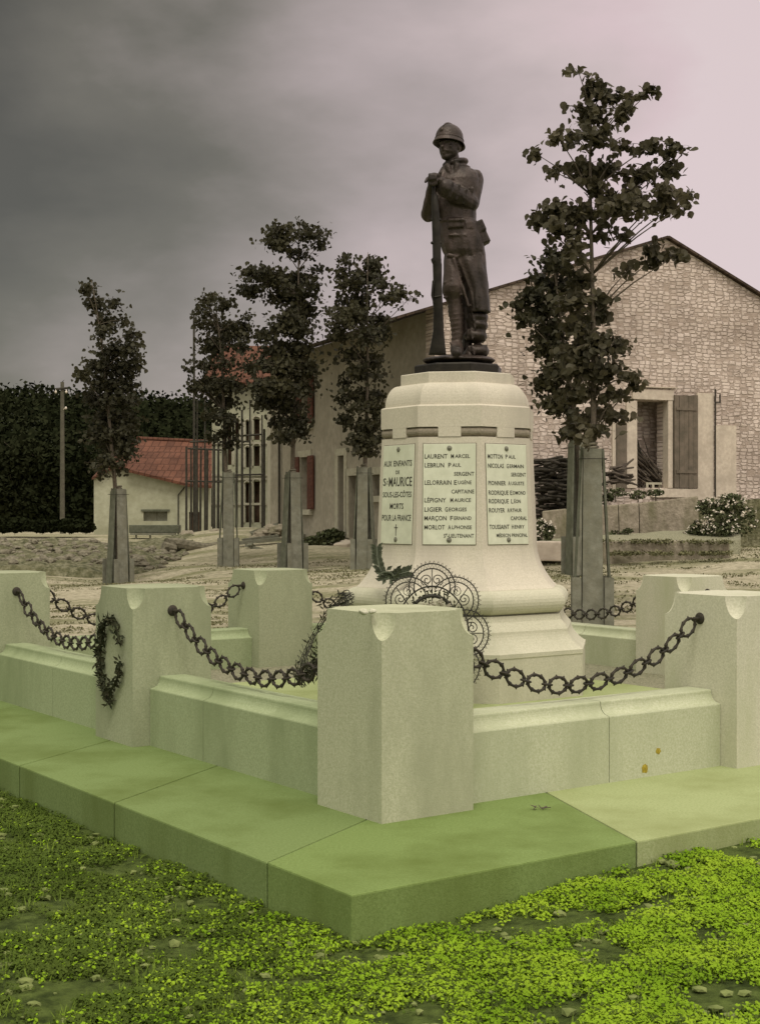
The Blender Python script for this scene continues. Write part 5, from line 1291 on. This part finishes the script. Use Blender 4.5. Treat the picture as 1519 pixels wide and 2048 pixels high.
bush('weed_clump', [(1095, 1062, 14, 20), (1078, 1050, 12, 14), (1070, 1072, 12, 10)], 27.9, 260, .07, 'bush', 'weedy flowering clump just right of the pedestal below the brushwood', 'bush', 14, 4)
bush('weed_clump', [(1230, 985, 25, 10), (1275, 990, 25, 9), (1215, 995, 14, 8), (1310, 985, 18, 7)], 30.5, 120, .07, 'bush', 'thin weeds growing on top of the retaining wall below the barn opening', 'weeds', 5, 5)
bush('weed_clump', [(1235, 1068, 20, 7), (1255, 1062, 12, 5)], 28.6, 90, .06, 'bush', 'small weed tuft at the foot of the retaining wall joint', 'weeds', 0, 6)
for (y_, Y_, lab) in ((1083, 26.62, 'ragged weeds along the top of the long low kerb stone'), (1106, 26.3, 'ragged weeds at the foot of the long low kerb stone')):
    vs = []; fs = []
    for i in range(260):
        px = random.uniform(1206, 1460)
        if noise.noise(Vector((px * .05, y_, 0))) < -.1: continue
        leaf_cloud(vs, fs, P(px, y_ + random.uniform(-1, 1.5), Y_ + random.uniform(-.12, .15)), (.09, .08, random.uniform(.02, .06)), 7, .045, rnd)
    tag(from_lists('weeds', vs, fs, M['turf']), lab, 'weeds', kind='stuff')
bush('bush', [(655, 1078, 34, 16), (625, 1085, 20, 11), (690, 1082, 22, 13), (665, 1068, 22, 10)], 39.5, 360, .12, 'bush', 'dark low bush below the house doors between two tree guards', 'bush', 0, 7)

# ------------------------------------------------------------------ scaffolded house in the middle
h3 = empty('narrow_house', P(480, 1052, 50), 'half built pale house with tall narrow openings behind scaffolding', 'house')
Y3 = 50.0
def B3(px, py): p = P(px, py, Y3); return p.x, p.z
x0, zt3 = B3(424, 764); x1, _ = B3(534, 764); _, zb3 = B3(480, 1066)
fr3 = Matrix.Translation((0, Y3, 0))
holes = []
for (a, b, c, d) in ((508, 519, 838, 880), (492, 498, 842, 884), (508, 519, 892, 932), (492, 498, 895, 935), (508, 519, 963, 1045), (491, 498, 966, 1045), (455, 463, 840, 930), (470, 478, 840, 880)):
    xa, za = B3(a, c); xb, zb_ = B3(b, d); holes.append((xa, xb, zb_, za))
bm = BM(); wallspans(bm, x0, x1, zb3 - .5, lambda x: zt3, holes, .4); lobj('front_wall', bm, M['rendw'], h3, fr3)
bm = BM()
for h in holes: lbox(bm, h[0] - .02, h[1] + .02, .30, .34, h[2] - .02, h[3] + .02)
lobj('opening_infill', bm, M['door'], h3, fr3)
bm = BM()
for h in holes:
    for i in range(8):
        a0 = math.pi * i / 8; a1 = math.pi * (i + 1) / 8; cx_ = (h[0] + h[1]) / 2; rr = (h[1] - h[0]) / 2 + .03
        cap(bm, (cx_ + rr * math.cos(a0), -.03, h[3] + rr * math.sin(a0) * .7), (cx_ + rr * math.cos(a1), -.03, h[3] + rr * math.sin(a1) * .7), .03, .03, 6, 1)
for y in (886, 950, 958, 1008):
    _, z_ = B3(480, y); lbox(bm, x0, x1, -.05, -.001, z_ - .04, z_ + .04)
for h in holes:
    for x in (h[0] - .06, h[1] + .06): lbox(bm, x - .04, x + .04, -.035, -.0015, h[2], h[3])
lobj('stone_trim', bm, M['trim'], h3, fr3)
bm = BM(); lbox(bm, x0, x0 + .4, .402, 6, zb3 - .5, zt3); lbox(bm, x1 - .4, x1, .402, 6, zb3 - .5, zt3); lbox(bm, x0, x1, 6.002, 6.4, zb3 - .5, zt3); lobj('side_wall', bm, M['rendw'], h3, fr3)
bm = BM(); zr = P(0, 698, 53.2).z
v = [bm.verts.new(p) for p in ((x0 - .3, -.4, zt3 - .15), (x1 + .25, -.4, zt3 - .15), (x1 + .25, 3.2, zr), (x0 - .3, 3.2, zr), (x0 - .3, -.4, zt3 - .03), (x1 + .25, -.4, zt3 - .03), (x1 + .25, 3.2, zr + .12), (x0 - .3, 3.2, zr + .12))]
for f in ((0, 1, 2, 3), (7, 6, 5, 4), (0, 4, 5, 1), (1, 5, 6, 2), (2, 6, 7, 3), (3, 7, 4, 0)): bm.faces.new([v[i] for i in f])
v = [bm.verts.new(p) for p in ((x0 - .3, 3.201, zr), (x1 + .25, 3.201, zr), (x1 + .25, 6.8, zt3 - .15), (x0 - .3, 6.8, zt3 - .15), (x0 - .3, 3.201, zr + .12), (x1 + .25, 3.201, zr + .12), (x1 + .25, 6.8, zt3 - .03), (x0 - .3, 6.8, zt3 - .03))]
for f in ((0, 1, 2, 3), (7, 6, 5, 4), (0, 4, 5, 1), (1, 5, 6, 2), (2, 6, 7, 3), (3, 7, 4, 0)): bm.faces.new([v[i] for i in f])
lobj('roof', bm, M['tile'], h3, fr3)
bm = BM(); prism(bm, [(x1 - .38, 0.42), (x1 - .02, .42), (x1 - .02, 6), (x1 - .38, 6)], zt3 + .002, zt3 + .003); bm.free()
# scaffold
sc_ = empty('scaffold', P(430, 1060, 47.5), 'forest of thin upright scaffold poles before the half built house', 'scaffold')
rnd = random.Random(12)
for (px, yt, yb, Y, r) in ((373, 893, 1064, 47, .045), (382, 895, 1064, 48.5, .04), (393, 892, 1066, 47, .06), (402, 894, 1064, 48.5, .045), (414, 898, 1066, 47, .07), (428, 880, 1070, 47, .06), (437, 885, 1066, 48.5, .05), (446, 870, 1064, 48.5, .05),
                           (388, 622, 800, 48.5, .05), (484, 820, 1064, 48.5, .05), (500, 800, 1064, 49.2, .035), (524, 830, 1060, 49.2, .035), (474, 870, 1066, 47.5, .05), (410, 800, 1062, 49.0, .035), (395, 800, 1062, 49.0, .035)):
    a = P(px, yt, Y); b = P(px + rnd.uniform(-2, 2), max(yb, 1062), Y); b.z -= .3; bm = BM(); tube(bm, [b, a], [r, r * .75], 7); obj('pole', bm, M['pole'], sc_)
for (xa, xb, y, Y) in ((376, 450, 897, 48), (380, 440, 884, 48), (370, 470, 962, 48), (480, 524, 872, 49), (475, 500, 882, 49), (470, 528, 950, 49)):
    bm = BM(); tube(bm, [P(xa, y, Y), P(xb, y + rnd.uniform(-4, 4), Y)], .035, 6); obj('ledger', bm, M['pole'], sc_)

# ------------------------------------------------------------------ little white building with red roof
sh = empty('small_outbuilding', P(280, 1066, 60), 'small pale outbuilding with red tiled roof and one shuttered window', 'outbuilding')
YB = 60.0
def w2(px, py, dY=0): return P(px, py, YB + dY)
bm = BM(); front = [(188, 1072), (420, 1072), (420, 968), (376, 966), (252, 934), (222, 937), (188, 953)]
# wall with window and door openings: spans in x
fr4 = Matrix.Translation((0, YB, 0))
tp4 = [(w2(188, 953).x, w2(188, 953).z), (w2(222, 937).x, w2(222, 937).z), (w2(252, 934).x, w2(252, 934).z), (w2(376, 966).x, w2(376, 966).z), (w2(420, 969).x, w2(420, 969).z)]
def top4(x):
    for i in range(4):
        if x <= tp4[i + 1][0] + 1e-6: t_ = (x - tp4[i][0]) / (tp4[i + 1][0] - tp4[i][0]); return tp4[i][1] + t_ * (tp4[i + 1][1] - tp4[i][1])
    return tp4[-1][1]
hw = (w2(287, 0).x, w2(335, 0).x, w2(0, 1042).z, w2(0, 1023).z); hd = (w2(378, 0).x, w2(401, 0).x, w2(0, 1070).z, w2(0, 1024).z)
wallspans(bm, tp4[0][0], tp4[-1][0], w2(0, 1078).z - .3, top4, [hw, hd], .4, [p[0] for p in tp4]); lobj('front_wall', bm, M['rendw'], sh, fr4)
bm = BM(); lbox(bm, hw[0], hw[1], .16, .2, hw[2], hw[3]); lbox(bm, (hw[0] + hw[1]) / 2 - .02, (hw[0] + hw[1]) / 2 + .02, .12, .159, hw[2], hw[3]); lobj('shutter', bm, M['board'], sh, fr4)
bm = BM(); lbox(bm, hw[0] - .1, hw[1] + .1, -.05, .1, hw[3] + .001, hw[3] + .09); lobj('lintel', bm, M['boardd'], sh, fr4)
bm = BM(); lbox(bm, hd[0], hd[1], .16, .2, hd[2], hd[3]); lobj('door', bm, M['door'], sh, fr4)
bm = BM(); px_ = w2(357, 0).x; tube(bm, [Vector((px_, -.06, w2(0, 1070).z)), Vector((px_, -.06, w2(0, 990).z)), Vector((w2(370, 0).x, -.06, w2(0, 974).z))], .03, 6); lobj('downpipe', bm, M['pole'], sh, fr4)
bm = BM(); r4 = [w2(250, 937, -.35), w2(378, 968, -.35), w2(424, 971, -.35), P(432, 886, 65), P(276, 878, 65)]
v = [bm.verts.new(p) for p in r4] + [bm.verts.new(p + Vector((0, 0, -.12))) for p in r4]
bm.faces.new(v[:5]); bm.faces.new(v[5:][::-1])
for i in range(5): j = (i + 1) % 5; bm.faces.new((v[i], v[j], v[j + 5], v[i + 5]))
recalc(bm); obj('roof', bm, M['tile'], sh)
bm = BM(); tube(bm, [P(274, 877, 65), P(434, 885, 65)], .10, 8); obj('ridge', bm, M['tile'], sh)
bm = BM(); r5 = [w2(184, 955, -.2), w2(222, 936, -.2), w2(252, 933, -.2), P(278, 878, 65), P(230, 905, 66)]
v = [bm.verts.new(p) for p in r5] + [bm.verts.new(p + Vector((0, 0, -.1))) for p in r5]; bm.faces.new(v[:5]); bm.faces.new(v[5:][::-1])
for i in range(5): j = (i + 1) % 5; bm.faces.new((v[i], v[j], v[j + 5], v[i + 5]))
recalc(bm); obj('roof', bm, M['tile'], sh)
# back and side walls
bm = BM(); prism(bm, [(tp4[0][0], YB + .402), (tp4[0][0] + .3, YB + .402), (tp4[0][0] + .6, YB + 5.5), (tp4[0][0] + .3, YB + 5.5)], -.2, w2(0, 960).z); recalc(bm); obj('side_wall', bm, M['rendw'], sh)
# box / hand cart below its window
ct = empty('wooden_trough', P(307, 1076, 56), 'long grey wooden trough or bench under the window of the small outbuilding', 'trough')
bm = BM(); a = P(258, 1050, 56); b = P(357, 1066, 56); lbox(bm, a.x, b.x, 56, 56.7, b.z, a.z); bevel(bm, .02, 1); obj('box', bm, M['boardd'], ct)
bm = BM(); a = P(262, 1066, 55.9); b = P(352, 1070, 55.9); lbox(bm, a.x, b.x, 55.7, 55.95, b.z, a.z); obj('rail', bm, M['board'], ct)
for px in (272, 300, 345):
    bm = BM(); a = P(px, 1066, 55.8); b = P(px + 2, 1090, 55.8); tube(bm, [a, b], .04, 6); obj('leg', bm, M['board'], ct)

# ------------------------------------------------------------------ telegraph pole
tp = empty('telegraph_pole', P(125, 1062, 70), 'tall thin wooden telegraph pole with white insulators at the left edge', 'telegraph pole')
bm = BM(); a = P(125, 764, 70); b = P(125, 1066, 70); b.z -= .5; tube(bm, [b, a], [.13, .09], 8); obj('pole', bm, mat('pole_wood', (.10, .095, .065), (.07, .065, .045), 6), tp)
bm = BM(); tube(bm, [P(112, 778, 69.9), P(136, 776, 69.9)], .06, 6); obj('crossarm', bm, M['pole'], tp)
for (x, y) in ((112, 784), (133, 784), (132, 816)):
    bm = BM(); ell(bm, P(x, y, 69.8), (.06, .06, .07), seg=10); tube(bm, [P(x, y, 69.8), P(x if y < 800 else 127, y - 6 if y < 800 else y + 3, 69.9)], .02, 6); obj('insulator', bm, M['flower'], tp, True)

# ------------------------------------------------------------------ rubble heap, stones, logs, timber
rnd = random.Random(21)
bm = BM(); nx_, ny_ = 60, 26; vv = []
hx0_, hx1_ = P(30, 1100, 37).x - 1.5, P(335, 1100, 37).x; 
for j in range(ny_ + 1):
    for i in range(nx_ + 1):
        x = hx0_ + (hx1_ - hx0_) * i / nx_; y = 35 + 9 * j / ny_; u_ = i / nx_; w_ = j / ny_
        h = 1.12 * (1 - u_ ** 3) * math.sin(math.pi * min(1, w_ * .9 + .05)) ** .8 * (.75 + .4 * noise.noise(Vector((x * .45, y * .45, 2))))
        h += .16 * noise.noise(Vector((x * 2.2, y * 2.2, 0))) + .06 * noise.noise(Vector((x * 6, y * 6, 0)))
        if i in (0, nx_) or j in (0, ny_): h = -.3
        vv.append(bm.verts.new((x, y, gz(x, y) + h * .8)))
for j in range(ny_):
    for i in range(nx_): k = j * (nx_ + 1) + i; bm.faces.new((vv[k], vv[k + 1], vv[k + nx_ + 2], vv[k + nx_ + 1]))
def rock(bm, c, r, rnd):
    q = bmesh.ops.create_icosphere(bm, subdivisions=2, radius=r); s = Vector((rnd.uniform(.7, 1.5), rnd.uniform(.7, 1.3), rnd.uniform(.45, .8))); o_ = Vector((rnd.uniform(0, 99), 0, 0)); rt = Matrix.Rotation(rnd.uniform(0, 6.3), 3, 'Z')
    for v in q['verts']:
        v.co = rt @ Vector((v.co.x * s.x, v.co.y * s.y, v.co.z * s.z)) * (1 + .35 * noise.noise(v.co / r * 1.4 + o_)) + c
tag(obj('earth_heap', bm, M['dirt']), 'long low heap of earth and rubble at the left under the telegraph pole', 'earth heap', kind='stuff')
bm = BM()
for i in range(320):
    u_ = rnd.random() ** 1.2; x = hx0_ + (hx1_ - hx0_) * u_; w_ = rnd.uniform(.08, .75); y = 35 + 9 * w_
    h = 1.12 * (1 - u_ ** 3) * math.sin(math.pi * min(1, w_ * .9 + .05)) ** .8 * (.75 + .4 * noise.noise(Vector((x * .45, y * .45, 2)))); rock(bm, Vector((x, y, gz(x, y) + h * .8)), rnd.uniform(.04, .15), rnd)
tag(obj('heap_stones', bm, M['log']), 'loose pale stones scattered over the earth heap at the left', 'stones', kind='stuff')
for i, (px, py, r, lab) in enumerate(((375, 1072, .36, 'large rounded boulder behind the log, left of the scaffold poles'), (398, 1074, .20, 'smaller stone behind the log, right of the large boulder'), (432, 1068, .35, 'upright rough stone at the foot of the scaffold poles'))):
    bm = BM(); Y = 44; c = P(px, py, Y); rock(bm, Vector((0, 0, 0)), r, rnd); o = obj('boulder', bm, M['stone'], smooth=False, loc=c); tag(o, lab, 'boulder', 'boulders by the log')
def logobj(pts, r0, r1, Y, lab, m_='log'):
    bm = BM(); q = [P(x, y, Y + k * .2) for k, (x, y) in enumerate(pts)]; n = len(q); tube(bm, q, [r0 + (r1 - r0) * i / (n - 1) for i in range(n)], 10)
    for v in bm.verts: v.co += Vector((0, 0, .03)) * noise.noise(v.co * 3)
    tag(obj('log', bm, M[m_], smooth=False), lab, 'log')
logobj([(334, 1089), (352, 1087), (382, 1093), (410, 1096), (434, 1092)], .20, .12, 41, 'thick crooked pale log lying on the ground left of the second tree guard')
logobj([(326, 1094), (350, 1098)], .16, .14, 40.8, 'short log butt beside the crooked log')
# timber pile
tpile = empty('timber_pile', P(540, 1085, 42), 'pile of long pale beams and laths at the foot of the house', 'timber pile')
for (x0_, y0_, x1_, y1_, Y, r) in ((478, 1086, 560, 1078, 41, .06), (485, 1080, 556, 1072, 41.4, .05), (490, 1074, 700, 1052, 43, .05), (500, 1066, 556, 1048, 43, .06), (505, 1070, 560, 1058, 42.5, .08), (520, 1062, 556, 1052, 43.4, .07), (500, 1078, 570, 1066, 42, .05), (600, 1062, 690, 1050, 44, .05), (490, 1091, 530, 1100, 40.5, .05), (500, 1088, 512, 1102, 40.4, .05), (590, 1075, 640, 1064, 42.4, .06)):
    bm = BM(); a = P(x0_, y0_, Y); b = P(x1_, y1_, Y + rnd.uniform(0, .8)); d = (b - a); c = (a + b) / 2; m3 = d.to_track_quat('X', 'Z').to_matrix(); box(bm, c, (d.length, r * 2.5, r * 1.6), m3); obj('beam', bm, M['board'], tpile)
bm = BM()
for i in range(160):
    px = rnd.uniform(495, 562); t_ = (px - 495) / 67; py = rnd.uniform(1086 - 38 * t_ ** .7, 1086); rock(bm, P(px, py, rnd.uniform(42, 43.5)), rnd.uniform(.07, .2), rnd)
tag(obj('stone_heap', bm, M['stone']), 'sloping heap of building stone against the house corner', 'stone heap', kind='stuff')
bm = BM()
for (x0_, y0_, x1_, y1_) in ((680, 1094, 704, 1082),):
    a = P(x0_, y0_, 39); b = P(x1_, y1_, 39.4); d = b - a; box(bm, (a + b) / 2, (d.length, .5, .16), d.to_track_quat('X', 'Z').to_matrix())
bevel(bm, .03, 2); tag(obj('stone_slab', bm, M['dressed']), 'pale tilted slab lying beside the low bush', 'stone slab')
# a darker hedge / shrubs at far left beyond the heap
bush('hedge', [(80, 1000, 60, 55), (150, 1000, 60, 55), (30, 990, 60, 60), (120, 940, 70, 40), (60, 930, 60, 50), (175, 960, 30, 60)], 80, 2400, .33, 'wood', 'dark shrubbery behind the earth heap left of the outbuilding', 'hedge', 0, 9)
bush('shrub_row', [(30, 1050, 40, 14), (85, 1052, 40, 12), (140, 1051, 38, 13), (172, 1054, 18, 10), (5, 1050, 30, 14)], 56, 1200, .2, 'wood', 'low dark shrubs directly behind the earth heap at the left edge', 'shrubs', 0, 19)
